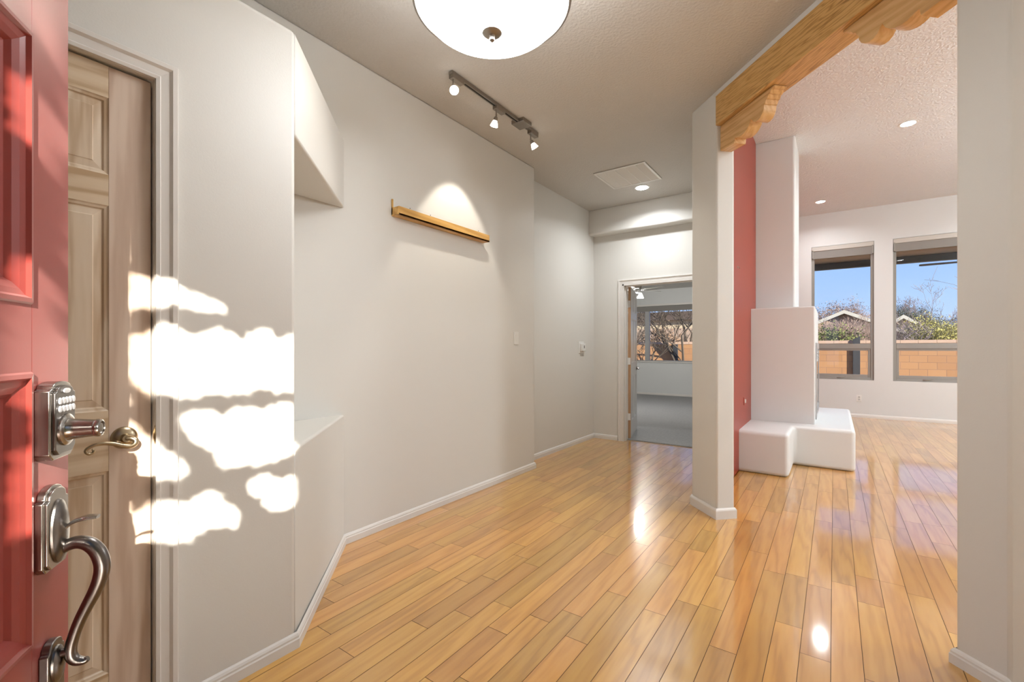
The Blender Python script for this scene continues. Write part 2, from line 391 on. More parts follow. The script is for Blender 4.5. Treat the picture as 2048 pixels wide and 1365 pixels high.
# --- back wall of the hall with bedroom doorway
BX0, BX1, BZ = -2.25, -1.33, 2.045
b = MB()
b.box(-5.3, BX0, 5.68, 5.80, 0, ZC); b.box(BX1, -0.85, 5.68, 5.80, 0, ZC); b.box(BX0, BX1, 5.68, 5.80, BZ, ZC)
struct(b.build('wall_back', M['wall'], smooth=False))
b = MB(); b.box(-2.68, -0.89, 5.53, 5.70, 2.712, ZC+0.01); struct(b.build('wall_back_soffit', M['wall'], bevel=0.02))

# --- partition with the red face and the column end
s1 = 0.14
R1 = dg(0, s1)
part = [(-0.90, 3.69), (CL.x, CL.y), R1, (-0.72, 3.80), (-0.765, 3.90), (-0.765, 10.05), (-0.90, 10.05)]
b = MB(); b.prism(part, 0, ZG+0.02)
pw = b.build('wall_partition', [M['wall'], M['red']], bevel=0.014)
for p in pw.data.polygons:
    if p.normal.x > 0.9 and p.area > 2: p.material_index = 1
struct(pw)
# header over the 45 degree opening
LO = (PR-CL).length
b = MB(); b.prism([dg(-0.03, 0.0), dg(LO+0.02, 0.0), dg(LO+0.02, 0.15), dg(-0.03, 0.15)], 3.0, ZG+0.02)
struct(b.build('wall_header', M['wall'], bevel=0.008))
# right pillar and entry side wall
b = MB(); b.prism([(PR.x, PR.y), (0.503, 2.287), (0.503, 0.55), (0.70, 0.70), (0.70, 2.30), (4.95, 2.30), (4.95, 2.45), (0.62, 2.45), (PR.x+0.11, PR.y+0.11)], 0, ZG+0.02)
struct(b.build('wall_right', M['wall'], bevel=0.014))
# front wall (45 degrees) with entry doorway, camera stands between the jambs
H = Vector((-0.446, -0.275)); Lj = Vector((0.226, 0.397))
def fw(a, o): return (H.x + S2*a + S2*o, H.y + S2*a - S2*o)    # a along, o outwards
DH = 2.42
b = MB()
b.prism([fw(-2.0, 0), fw(-0.01, 0), fw(-0.01, 0.16), fw(-2.0, 0.16)], 0, ZC+0.1)
b.prism([fw(0.96, 0), fw(1.36, 0), fw(1.36, 0.16), fw(0.96, 0.16)], 0, ZC+0.1)
b.prism([fw(-0.01, 0), fw(0.96, 0), fw(0.96, 0.16), fw(-0.01, 0.16)], DH+0.01, ZC+0.1)
struct(b.build('wall_front', M['wall'], smooth=False))

# --- far wall of the great room with two windows
WIN = [(-0.338, 0.564), (0.816, 1.718)]; WZ0, WZ1 = 0.655, 3.066
b = MB(); xs = [-0.93, WIN[0][0], WIN[0][1], WIN[1][0], WIN[1][1], 4.95]
b.box(xs[0], xs[1], 10.02, 10.17, 0, ZG); b.box(xs[2], xs[3], 10.02, 10.17, 0, ZG); b.box(xs[4], xs[5], 10.02, 10.17, 0, ZG)
for a, c in WIN: b.box(a, c, 10.02, 10.17, 0, WZ0); b.box(a, c, 10.02, 10.17, WZ1, ZG)
struct(b.build('wall_far', M['wall_cool'], smooth=False))
# right wall of the great room: three tall windows that light the room from outside the frame
b = MB(); RW = [(3.2, 4.9), (5.4, 7.1), (7.6, 9.3)]
ys = [2.45] + [v for r_ in RW for v in r_] + [10.17]
for i in range(0, len(ys), 2): b.box(4.80, 4.95, ys[i], ys[i+1], 0, ZG)
for a, c in RW: b.box(4.80, 4.95, a, c, 0, 0.25); b.box(4.80, 4.95, a, c, 2.75, ZG)
struct(b.build('wall_great_right', M['wall_cool'], smooth=False))

# --- bedroom shell
BWX = (-4.75, -1.75); BWZ = (0.875, 2.30)
b = MB(); b.box(-5.3, BWX[0], 11.70, 11.85, 0, ZB); b.box(BWX[1], -0.8, 11.70, 11.85, 0, ZB)
b.box(BWX[0], BWX[1], 11.70, 11.85, 0, BWZ[0]); b.box(BWX[0], BWX[1], 11.70, 11.85, BWZ[1], ZB)
b.box(-5.4, -5.3, 5.68, 11.85, 0, ZB); b.box(-0.90, -0.80, 10.0, 11.85, 0, ZB)
struct(b.build('wall_bedroom', M['wall_cool'], smooth=False))

# --- baseboards
BP = [(0.0, 0.0), (0.013, 0.0), (0.013, 0.036), (0.010, 0.041), (0.010, 0.048), (0.006, 0.056), (0.0, 0.062)]
BPC = [(0.0, 0.0), (0.014, 0.0), (0.014, 0.058), (0.011, 0.066), (0.004, 0.074), (0.0, 0.075)]
def base(name, path, prof=BP, mat='trim', left=False):
    b = MB(); b.sweep(path, prof, left=left); return struct(b.build(name, M[mat], smooth=False))
base('baseboard_left', [(-1.78, 0.595), (-1.78, 1.003), (-2.47, 1.696), (-2.47, 3.885), (-2.66, 3.885), (-2.66, 5.68), (-2.318, 5.68)])
base('baseboard_column', [(-0.90, 4.9), (-0.90, 3.69), (CL.x, CL.y), R1, (-0.70, 3.76)], BPC)
base('baseboard_red', [(-0.765, 3.92), (-0.765, 4.96)], BP, 'trimred', left=True)
base('baseboard_right', [(PR.x+0.10, PR.y+0.10), (PR.x, PR.y), (0.503, 2.287), (0.503, 0.70)][::-1], BP, left=True)
base('baseboard_far', [(-0.765, 10.02), (4.8, 10.02)])
base('baseboard_bedroom', [(-5.3, 11.70), (-0.92, 11.70)])

# --- door casings (mitred U)
CP = [(0.0, 0.0), (0.0, 0.012), (0.010, 0.014), (0.014, 0.010), (0.036, 0.012), (0.044, 0.019), (0.057, 0.019), (0.060, 0.015), (0.060, 0.0)]
def casing(name, org, dirv, nrm, s0, s1_, zt, prof=CP, mat='trim', parent=None):
    b = MB(); org = Vector(org); dv = Vector(dirv); nv = Vector(nrm); rows = []
    for w_, d_ in prof:
        rows.append([b.bm.verts.new(org + dv*s + nv*d_ + Vector((0, 0, z))) for s, z in ((s0-w_, 0), (s0-w_, zt+w_), (s1_+w_, zt+w_), (s1_+w_, 0))])
    for A, B in zip(rows, rows[1:]):
        for k in range(3): b.bm.faces.new((A[k], A[k+1], B[k+1], B[k]))
    return struct(b.build(name, M[mat], parent, smooth=False))
casing('trim_1', (-1.78, 0, 0), (0, 1, 0), (1, 0, 0), DY0, DY1, DZ)
casing('trim_2', (0, 5.68, 0), (1, 0, 0), (0, -1, 0), BX0, BX1, BZ)
# jambs with stops
b = MB()
b.box(BX0, BX0+0.02, 5.665, 5.81, 0, BZ); b.box(BX1-0.02, BX1, 5.665, 5.81, 0, BZ); b.box(BX0, BX1, 5.665, 5.81, BZ-0.02, BZ)
b.box(BX0+0.02, BX0+0.032, 5.70, 5.74, 0, BZ-0.02); b.box(BX0+0.02, BX1-0.02, 5.70, 5.74, BZ-0.032, BZ-0.02)
struct(b.build('trim_3', M['trim'], smooth=False))
b = MB(); b.box(-1.795, -1.776, DY1-0.001, DY1+0.004, 0, DZ); b.box(-1.795, -1.776, DY0-0.004, DY0+0.001, 0, DZ); b.box(-1.795, -1.776, DY0, DY1, DZ-0.001, DZ+0.004)
struct(b.build('trim_4', M['trim'], smooth=False))

# ================================================================== DOORS
def smooth_path(pts, rr, n=4):
    P = []; R_ = []
    m = len(pts)
    for i in range(m-1):
        p0 = pts[max(i-1, 0)]; p1 = pts[i]; p2 = pts[i+1]; p3 = pts[min(i+2, m-1)]
        for k in range(n):
            t = k/n
            P.append(tuple(0.5*((2*b_)+(-a_+c_)*t+(2*a_-5*b_+4*c_-d_)*t*t+(-a_+3*b_-3*c_+d_)*t**3) for a_, b_, c_, d_ in zip(p0, p1, p2, p3)))
            R_.append(rr[i]*(1-t)+rr[i+1]*t)
    P.append(pts[-1]); R_.append(rr[-1]); return P, R_
def rings(b, fn, x0, x1, z0, z1, prof, side):
    """nested rectangles: prof [(inset, depth)], side=+1/-1 sign of depth outward"""
    prev = None
    for ins, dep in prof:
        r = [b.bm.verts.new(fn(x, dep, z)) for x, z in ((x0+ins, z0+ins), (x1-ins, z0+ins), (x1-ins, z1-ins), (x0+ins, z1-ins))]
        if prev:
            for k in range(4): b.bm.faces.new((prev[k], prev[(k+1) % 4], r[(k+1) % 4], r[k]))
        prev = r
    b.bm.faces.new(prev)
def panel_door(root, W_, Hh, T, stile, rails, mull, matS, matR, matP, front, names=('stile', 'rail', 'panel'), fprof=None, z0=0.0):
    """local x 0..W_, y -T..0 (front face y=0 looks to +y), rails=list of (za,zb) ascending, mull=(xa,xb) or None"""
    b = MB(); b.box(0, stile, -T, 0, z0, Hh); b.build(names[0], matS, root, bevel=0.0015, seg=2)
    b = MB(); b.box(W_-stile, W_, -T, 0, z0, Hh); b.build(names[0], matS, root, bevel=0.0015, seg=2)
    for za, zb in rails:
        b = MB(); b.box(stile, W_-stile, -T, 0, za, zb); b.build(names[1], matR, root)
    fp = fprof or [(0, 0), (0.004, -0.0025), (0.010, -0.004), (0.013, -0.0075), (0.015, -0.008), (0.034, -0.0055), (0.0365, -0.004)]
    for (a0, a1), (c0, c1) in zip(rails, rails[1:]):
        if mull:
            b = MB(); b.box(mull[0], mull[1], -T, 0, a1, c0); b.build(names[0], matS, root)
            cells = [(stile, mull[0]), (mull[1], W_-stile)]
        else: cells = [(stile, W_-stile)]
        for xa, xb in cells:
            b = MB()
            rings(b, lambda x, d, z: (x, d, z), xa, xb, a1, c0, fp, 1)
            rings(b, lambda x, d, z: (x, -T-d, z), xa, xb, a1, c0, fp, -1)
            b.build(names[2], matP, root, smooth=False)

# --- closet door (in the closet wall, latch edge at high Y)
# local x runs from latch edge towards -Y, front looks to +X
cd = empty('door_1', (-1.798, DY1-0.0045, 0.01), -pi/2, kind='structure')
# rotz=-90: local x -> -Y, local y -> +X
rl = [(0.0, 0.215), (0.830, 1.012), (1.635, 1.728), (1.962, 2.058)]
panel_door(cd, 0.768, 2.058, 0.035, 0.105, rl, (0.334, 0.434), M['pine_v'], M['pine_h'], M['pine_p'], True)
def P2(name, mb, mat, parent, **k): return mb.build(name, mat, parent, **k)
# lever: rose at local x ~0.067, z 0.93
lz = 0.925; lx = 0.068
lev = empty('door_lever', (lx, 0, lz)); lev.parent = cd
fy = lambda x, y, a: (x, a, y)
b = MB(); b.lathe([(0.0, 0.0), (0.034, 0.0), (0.0335, 0.003), (0.030, 0.007), (0.022, 0.011), (0.014, 0.013), (0.012, 0.016), (0.0115, 0.030), (0.0, 0.030)], 32, fn=fy)
b.build('rose', M['brass'], lev)
lp = [(0, 0.026, 0.0), (-0.010, 0.034, 0.0), (-0.018, 0.040, -0.008), (-0.014, 0.043, -0.018), (-0.002, 0.044, -0.022), (0.014, 0.044, -0.018), (0.034, 0.043, -0.009), (0.056, 0.042, -0.004), (0.076, 0.041, -0.005), (0.092, 0.040, -0.012), (0.097, 0.040, -0.021), (0.091, 0.040, -0.029), (0.082, 0.040, -0.028), (0.079, 0.040, -0.021), (0.083, 0.040, -0.017)]
PTS, RS = smooth_path(lp, [0.008, 0.008, 0.008, 0.0078, 0.0075, 0.007, 0.0062, 0.0055, 0.005, 0.0045, 0.0042, 0.004, 0.0038, 0.0036, 0.003])
b = MB(); b.tube(PTS, RS, 12)
b.build('lever', M['brass'], lev)
b = MB(); b.lathe([(0.0, 0.011), (0.004, 0.011), (0.004, 0.0125), (0.0, 0.013)], 12, fn=lambda x, y, a: (0.014+x, a, -0.012+y)); b.build('screw', M['steel'], lev)
# strike plate on the casing
b = MB(); b.lathe([(0.0, 0.0), (0.009, 0.0), (0.011, 0.004), (0.004, 0.010), (0.0, 0.011)], 20, fn=lambda x, y, a: (-0.007+a*0.8, 0.022+x*0.8, lz+y*2.9))
b.build('strike_plate', M['brass'], cd)

# --- red entry door, open; local x from latch edge to hinge, front (exterior face) +y
Ex, Ey = -1.208, 0.223
rd = empty('door_2', (Ex, Ey, 0.0), atan2(-0.547, 0.837), kind='structure')
rl = [(0.012, 0.24), (0.603, 0.703), (1.172, 1.286), (1.747, 1.95), (2.26, 2.40)]
rl = [(0.012, 0.24), (0.703-0.0, 0.703+0.0)] and [(0.012, 0.14), (0.5, 0.703), (1.172, 1.286), (1.747, 1.95), (2.27, 2.40)]
# three visible tiers: 0.14-0.50 (low), 0.703-1.172, 1.286-1.747
fpr = [(0, 0), (0.003, 0.004), (0.010, 0.005), (0.014, -0.001), (0.024, -0.004), (0.034, -0.009), (0.040, -0.016), (0.050, -0.017), (0.075, -0.012), (0.110, -0.007)]
panel_door(rd, 0.91, 2.40, 0.044, 0.116, rl, (0.405, 0.505), M['reddoor'], M['reddoor'], M['reddoor'], True, fprof=fpr, z0=0.012)

# keypad lock -------------------------------------------------------
LX = 0.0755
def arch(cx_, w_, z0, zs, za, n=12):
    """flat bottom with clipped corners, shoulders and a camel-back arch"""
    c = 0.010
    p = [(cx_-w_+c, z0), (cx_+w_-c, z0), (cx_+w_, z0+c), (cx_+w_, zs)]
    for i in range(n+1):
        a = i/n; x = (w_*0.78)*cos(a*pi); p.append((cx_+x, zs+0.003+(za-zs-0.003)*sin(a*pi)**0.8))
    p.append((cx_-w_, zs)); p.append((cx_-w_, z0+c))
    return p
yx = lambda u, v, a: (u, a, v)
kl = empty('keypad_lock', (0, 0, 0)); kl.parent = rd
b = MB(); b.prism(arch(LX, 0.0385, 1.016, 1.138, 1.153), 0.0, 0.023, yx); b.build('lock_body', M['nickel'], kl, bevel=0.003)
b = MB(); b.prism(arch(LX, 0.0325, 1.024, 1.133, 1.146), 0.022, 0.028, yx); b.build('face_plate', M['pewter'], kl, bevel=0.0025)
for r_ in range(2):
    for k in range(5):
        b = MB(); cx_ = LX-0.0215+k*0.01075; cz_ = 1.119-r_*0.0145
        b.lathe([(0.0, 0.0285), (0.0048, 0.0285), (0.0048, 0.0300), (0.0038, 0.0312), (0.0, 0.0315)], 14, fn=lambda x, y, a: (cx_+x, a, cz_+y*1.25)); b.build('keypad_button', M['button'], kl)
b = MB(); b.lathe([(0.0, 0.0285), (0.011, 0.0285), (0.0105, 0.0305), (0.0, 0.0318)], 24, fn=lambda x, y, a: (LX+x, a, 1.136+y*0.42)); b.build('emblem_button', M['button'], kl)
b = MB(); b.lathe([(0.029, 0.026), (0.028, 0.031), (0.0235, 0.034), (0.0205, 0.034), (0.0185, 0.038), (0.0175, 0.046), (0.0150, 0.070), (0.0158, 0.071), (0.0162, 0.075), (0.0150, 0.079), (0.0120, 0.080), (0.0115, 0.077), (0.0, 0.077)], 36, fn=lambda x, y, a: (LX+x, a, 1.066+y))
b.build('cylinder_housing', M['nickel'], kl)
b = MB(); b.lathe([(0.0, 0.0765), (0.0085, 0.0765), (0.0085, 0.0785), (0.0, 0.079)], 20, fn=lambda x, y, a: (LX+x, a, 1.066+y)); b.box(LX-0.0012, LX+0.0012, 0.0785, 0.0797, 1.060, 1.072)
b.build('key_cylinder', M['steel'], kl)
# handleset ---------------------------------------------------------
hs_ = empty('door_handle', (0, 0, 0)); hs_.parent = rd
b = MB(); b.prism(arch(LX, 0.0375, 0.820, 0.944, 0.968), 0.0, 0.013, yx); b.build('back_plate', M['nickel'], hs_, bevel=0.002)
b = MB(); b.prism(arch(LX, 0.033, 0.824, 0.942, 0.963), 0.012, 0.018, yx); b.build('plate_step', M['nickel'], hs_, bevel=0.002)
b = MB(); b.lathe([(0.0, 0.017), (0.027, 0.017), (0.026, 0.021), (0.021, 0.025), (0.013, 0.028), (0.0, 0.029)], 32, fn=lambda x, y, a: (LX+x, a, 0.885+y*2.15)); b.build('boss', M['pewter'], hs_)
cx0 = 0.072
gp = [(0.012, 0.836), (0.0182, 0.849), (0.0322, 0.857), (0.0464, 0.8585), (0.0607, 0.852), (0.0725, 0.836), (0.0785, 0.812), (0.0760, 0.789), (0.0680, 0.765), (0.0571, 0.741), (0.0464, 0.716), (0.0385, 0.692), (0.0335, 0.670), (0.0340, 0.654), (0.0410, 0.644), (0.0520, 0.641), (0.058, 0.6435)]
gr = [0.0095, 0.0105, 0.011, 0.0115, 0.0125, 0.0128, 0.0125, 0.0118, 0.011, 0.0102, 0.0096, 0.0092, 0.0092, 0.0095, 0.0090, 0.0070, 0.0045]
pp, rr = smooth_path([(cx0, y, z) for y, z in gp], gr)
b = MB(); b.tube(pp, rr, 16, flat=0.92); b.build('grip', M['pewter'], hs_)
pp, rr = smooth_path([(cx0, 0.020, 0.876), (cx0, 0.028, 0.889), (cx0, 0.040, 0.898), (cx0, 0.056, 0.902), (cx0, 0.073, 0.902)], [0.006, 0.0075, 0.0105, 0.0125, 0.009])
b = MB(); b.tube(pp, rr, 14, flat=0.35); b.build('thumb_latch', M['nickel'], hs_)
b = MB(); b.prism(arch(cx0, 0.026, 0.585, 0.672, 0.690), 0.0, 0.014, yx); b.build('lower_plate', M['pewter'], hs_, bevel=0.002)
b = MB(); b.lathe([(0.0, 0.013), (0.020, 0.013), (0.019, 0.017), (0.014, 0.021), (0.0, 0.025)], 28, fn=lambda x, y, a: (cx0+x, a, 0.645+y*1.7)); b.tube([(cx0, 0.018, 0.662), (cx0, 0.036, 0.664)], 0.008, 12)
b.build('lower_boss', M['pewter'], hs_)

# --- bedroom door, swung in; hinge near (-2.235, 5.80)
ang = atan2(0.765, -0.195)
bd = empty('door_3', (-2.236, 5.835, 0.015), ang, kind='structure')
# local x from hinge edge along the door, +y faces left; visible face is y=-T side
rl = [(0.0, 0.22), (0.82, 1.00), (1.60, 1.70), (1.92, 2.01)]
panel_door(bd, 0.79, 2.01, 0.035, 0.11, rl, (0.345, 0.445), M['doorwhite'], M['doorwhite'], M['doorwhite'], True)
b = MB(); b.box(-0.0025, 0.0, -0.035, 0.0, 0, 2.01); b.build('hinge_edge', M['dooredge'], bd)
for z_ in (0.24, 0.98, 1.74):
    b = MB(); b.box(-0.0050, -0.0025, -0.030, 0.0, z_, z_+0.09); b.tube([(-0.006, 0.004, z_-0.004), (-0.006, 0.004, z_+0.094)], 0.006, 10); b.build('hinge', M['white'], bd)
b = MB(); b.lathe([(0.0, 0.0), (0.028, 0.0), (0.026, 0.006), (0.011, 0.010), (0.010, 0.035), (0.0, 0.036)], 24, fn=lambda x, y, a: (0.735+x, -0.035-a, 0.90+y))
b.tube([(0.735, -0.068, 0.90), (0.715, -0.072, 0.904), (0.66, -0.070, 0.897), (0.635, -0.068, 0.893)], [0.009, 0.008, 0.006, 0.007], 10); b.build('door_lever', M['pewter'], bd)

# ================================================================== BEAM AND CORBELS
ba = -pi/4
bo = empty('ceiling_beam', (CL.x, CL.y, 0), ba, label='thick knotty fir beam spanning the angled opening between column and right pillar', cat='beam')
# local x = t along the opening, local y = s through it (rotate -45deg: x->(S2,-S2), y->(S2,S2))
b = MB(); b.box(-0.002, LO+0.002, -0.006, 0.156, 2.790, 3.0); b.build('beam_timber', M['beam'], bo, bevel=0.004)
prof = [(0.0, 2.786), (0.0, 2.612), (0.150, 2.602), (0.155, 2.635), (0.175, 2.630), (0.205, 2.620), (0.233, 2.620), (0.262, 2.628), (0.285, 2.641), (0.303, 2.660), (0.314, 2.684), (0.320, 2.680), (0.338, 2.656), (0.358, 2.645), (0.380, 2.644), (0.402, 2.652), (0.420, 2.668), (0.430, 2.688), (0.433, 2.715), (0.440, 2.716), (0.446, 2.728), (0.452, 2.738), (0.460, 2.738), (0.467, 2.748), (0.473, 2.757), (0.481, 2.757), (0.490, 2.766), (0.498, 2.774), (0.508, 2.775), (0.520, 2.786)]
def corbel(flip, label):
    root = empty('corbel', (CL.x, CL.y, 0), ba, label=label, cat='corbel', group='carved corbels under the opening beam')
    pf = [((LO-x) if flip else x, z) for x, z in prof]
    b = MB(); b.prism(pf, 0.030, 0.118, lambda u, v, a: (u, a, v)); b.build('carved_block', M['corbel'], root, bevel=0.0015, seg=2)
    b = MB(); x0, x1 = (0.0, 0.516); x0, x1 = ((LO-x1, LO-x0) if flip else (x0, x1)); b.box(x0, x1, 0.034, 0.114, 2.785, 2.7905); b.build('shadow_joint', M['dooredge'], root)
corbel(False, 'carved scalloped fir corbel against the white column')
corbel(True, 'carved scalloped fir corbel at the right pillar end of the beam')

# ================================================================== CEILING LIGHTS
def area_light(name, loc, size, power, rot=(0, 0, 0), parent=None, spread=radians(150)):
    d = bpy.data.lights.new(name, 'AREA'); d.shape = 'DISK'; d.size = size; d.energy = power; d.color = WARM; d.spread = spread
    o = bpy.data.objects.new(name, d); col.objects.link(o); o.location = loc; o.rotation_euler = rot
    if parent: o.parent = parent
    return o
# dome
dx, dy = -1.083, 1.397
dl = empty('dome_light', (dx, dy, 0), label='large round frosted glass bowl light with metal rim hanging from the entry ceiling', cat='ceiling light')
zr = 2.55; R0 = 0.300
b = MB(); b.lathe([(R0-0.014, zr-0.004), (R0-0.004, zr-0.012), (R0+0.005, zr-0.008), (R0+0.008, zr+0.010), (R0+0.005, zr+0.032), (R0-0.002, zr+0.040), (R0-0.014, zr+0.036), (R0-0.014, zr-0.004)], 96); b.build('rim', M['steel'], dl)
pr = [(R0-0.016, zr+0.004)]
for i in range(1, 15):
    a = i/14; pr.append(((R0-0.016)*cos(a*pi/2*0.999)**0.92 if a < 1 else 0.0, zr+0.004-0.120*sin(a*pi/2)))
b = MB(); b.lathe(pr, 96); b.build('glass_bowl', M['dome'], dl)
zf = zr-0.116
b = MB(); b.lathe([(0.038, zf+0.004), (0.0385, zf), (0.030, zf-0.006), (0.012, zf-0.009), (0.009, zf-0.013), (0.011, zf-0.020), (0.010, zf-0.027), (0.004, zf-0.033), (0.0, zf-0.034)], 36); b.build('finial', M['steel'], dl)
b = MB(); b.tube([(0, 0, zr-0.05), (0, 0, ZC-0.02)], 0.009, 14)
for k in range(3):
    a = k*2*pi/3; b.tube([((R0-0.01)*cos(a), (R0-0.01)*sin(a), zr+0.03), (0.02*cos(a), 0.02*sin(a), ZC-0.12)], 0.005, 8)
b.build('stem', M['steel'], dl)
b = MB(); b.lathe([(0.0, ZC-0.03), (0.05, ZC-0.028), (0.07, ZC-0.012), (0.072, ZC), (0, ZC)], 40); b.build('canopy', M['steel'], dl)
# recessed cans
def can(loc, label, power, grp, dia=0.145, z=ZC):
    r = empty('recessed_light', (loc[0], loc[1], z), label=label, cat='ceiling light', group=grp)
    R_ = dia/2
    b = MB(); b.lathe([(R_, 0.0), (R_+0.012, 0.0), (R_+0.012, -0.003), (R_, -0.005), (R_-0.008, -0.002)], 40); b.build('trim_ring', M['white'], r)
    b = MB(); b.lathe(([(0.0, -0.016), (R_*0.5, -0.0145), (R_*0.8, -0.009), (R_-0.006, -0.003), (R_-0.004, 0.0)] if z == ZC else [(0.0, -0.002), (R_-0.006, -0.002), (R_-0.004, 0.0)]), 40); b.build('lens', M['lens'], r)
    area_light('lamp', (0, 0, -0.020), dia*0.9, power, parent=r)
    return r
can((-1.777, 5.062), 'small bright recessed light beside the ceiling return grille in the hall', LAMP['can'], 'recessed lights')
can((-0.184, 9.185), 'recessed light in the great room ceiling near the far window wall', LAMP['can_great'], 'recessed lights', z=ZG)
can((0.660, 6.540), 'recessed light in the great room ceiling seen nearest the right pillar', LAMP['can_great'], 'recessed lights', z=ZG)
for q, tx in (((2.6, 6.5), 'added unseen recessed fill light near the fill globe in the great room'), ((2.6, 9.1), 'added unseen recessed fill light in the far right corner of the great room'), ((1.5, 3.6), 'added unseen recessed fill light in the great room just behind the entry pillar'), ((3.2, 3.6), 'added unseen recessed fill light by the near right wall of the great room')):
    can(q, tx, LAMP['can_great']*1.8, 'added recessed fill lights out of view', z=ZG)  # added cans, unseen, extra fill for the great room
# added glowing globes, unseen to the right, as fill for the great room
M['globe'] = emis('fill_globe_glow', (0.88, 0.95, 1.0), LAMP['globe'])
gl_ = empty('fill_globe', (3.0, 6.6, ZG), label='added unseen glowing fill globe over the far right half of the great room', cat='fill light', group='added fill globes of the great room')
b = MB(); b.lathe([(0, 0), (0.07, 0), (0.07, -0.02), (0.008, -0.03), (0.008, -0.72), (0, -0.72)], 24); b.build('rod', M['steel'], gl_)
b = MB(); b.lathe([(0.20*sin(pi*i/20), -0.90-0.20*cos(pi*i/20)*-1) for i in range(21)], 32); b.build('glow_ball', M['globe'], gl_)
g2 = copy_tree(gl_); g2.location = (3.7, 4.0, ZG); g2['label'] = 'added unseen glowing fill globe in the great room just behind the entry pillar'
# return air grille
vg = empty('return_air_grille', (-1.776, 4.633, ZC), label='square white slatted return air grille in the hall ceiling', cat='vent')
b = MB(); wv_ = 0.272
b.prism([(-wv_, -wv_), (wv_, -wv_), (wv_, wv_), (-wv_, wv_)], -0.004, 0.0); b.build('backing', plain('grille_backing', (0.42, 0.40, 0.37), 0.6), vg)
b = MB()
for a0, a1, c0, c1 in ((-wv_, wv_, -wv_, -wv_+0.022), (-wv_, wv_, wv_-0.022, wv_), (-wv_, -wv_+0.022, -wv_+0.022, wv_-0.022), (wv_-0.022, wv_, -wv_+0.022, wv_-0.022)): b.box(a0, a1, c0, c1, -0.010, -0.002)
b.build('frame', M['white'], vg)
for k in range(1, 5):
    b = MB(); x = -wv_ + 2*wv_*k/5; b.box(x-0.003, x+0.003, -wv_, wv_, -0.0095, -0.003); b.build('divider', M['white'], vg)
for k in range(30):
    y = -wv_+0.030+k*(2*wv_-0.06)/29
    b = MB(); b.prism([(y-0.007, -0.004), (y+0.005, -0.0085), (y+0.007, -0.0075), (y-0.005, -0.003)], -wv_+0.02, wv_-0.02, lambda u, v, a: (a, u, v)); b.build('slat', M['white'], vg)

# track light
TX = -2.05; tz = 2.985
tk = empty('track_light', (TX, 2.70, ZC), label='brushed nickel track light with three glass spot heads near the left wall', cat='ceiling light')
L0, L1 = -0.50, 0.56
b = MB(); b.box(-0.017, 0.017, L0, L1, -0.026, -0.004); b.build('rail', M['steel'], tk, bevel=0.002)
b = MB(); b.box(-0.006, 0.006, L0+0.14, L1-0.16, -0.0275, -0.0255); b.build('conductor_slot', M['black'], tk)
for y_ in (L0+0.02, L1-0.03):
    b = MB(); b.box(-0.012, 0.012, y_, y_+0.018, -0.004, 0.0); b.build('mounting_clip', M['steel'], tk)
b = MB(); b.box(-0.058, 0.058, 0.27, 0.39, -0.032, -0.0); b.build('power_canopy', M['steel'], tk, bevel=0.003)
heads = [(-0.44, Vector((0.55, -0.45, -0.75))), (0.03, Vector((-0.30, 0.0, -0.95))), (0.50, Vector((0.30, 0.45, -0.85)))]
for i, (hy_, dv) in enumerate(heads):
    dv = dv.normalized()
    hd = empty('spot_head', (0, hy_, 0)); hd.parent = tk
    b = MB(); b.box(-0.020, 0.020, -0.055, 0.055, -0.050, -0.024); b.build('adapter', M['steel'], hd, bevel=0.003)
    b = MB(); b.tube([(0, -0.035, -0.048), (0, -0.035, -0.090)], 0.005, 10); p0 = Vector((0, -0.035, -0.095))
    b.tube([p0 + Vector((0, 0, 0.012)), p0, p0 + dv*0.012], 0.0065, 10); b.build('arm', M['steel'], hd)
    q = dv.to_track_quat('Z', 'Y')
    def hf(x, y, a, q=q, p0=p0): v = p0 + q @ Vector((x, y, a)); return (v.x, v.y, v.z)
    b = MB(); b.lathe([(0.0, 0.004), (0.010, 0.006), (0.015, 0.014), (0.016, 0.034), (0.013, 0.036), (0, 0.036)], 20, fn=hf); b.build('socket_cap', M['steel'], hd)
    b = MB(); b.lathe([(0.015, 0.032), (0.022, 0.050), (0.030, 0.074), (0.028, 0.074), (0.020, 0.050), (0.013, 0.034)], 24, fn=hf); b.build('glass_shade', emis('spot_glass_%d' % i, (1, 0.95, 0.86), 5.0), hd)
    b = MB(); b.lathe([(0.0, 0.036), (0.012, 0.040), (0.020, 0.060), (0.0, 0.066)], 20, fn=hf); b.build('bulb', M['bulb'], hd)
    sl = bpy.data.lights.new('spot_lamp', 'SPOT'); sl.energy = LAMP['spot']*(1.0 if i == 1 else 0.55); sl.color = (1, 0.92, 0.80)
    sl.spot_size = radians((110, 66, 96)[i]); sl.spot_blend = (0.5, 0.30, 0.5)[i]; sl.shadow_soft_size = 0.02
    slo = bpy.data.objects.new('spot_lamp', sl); col.objects.link(slo); slo.parent = hd
    slo.location = p0 + dv*0.085; slo.rotation_euler = dv.to_track_quat('-Z', 'Y').to_euler()

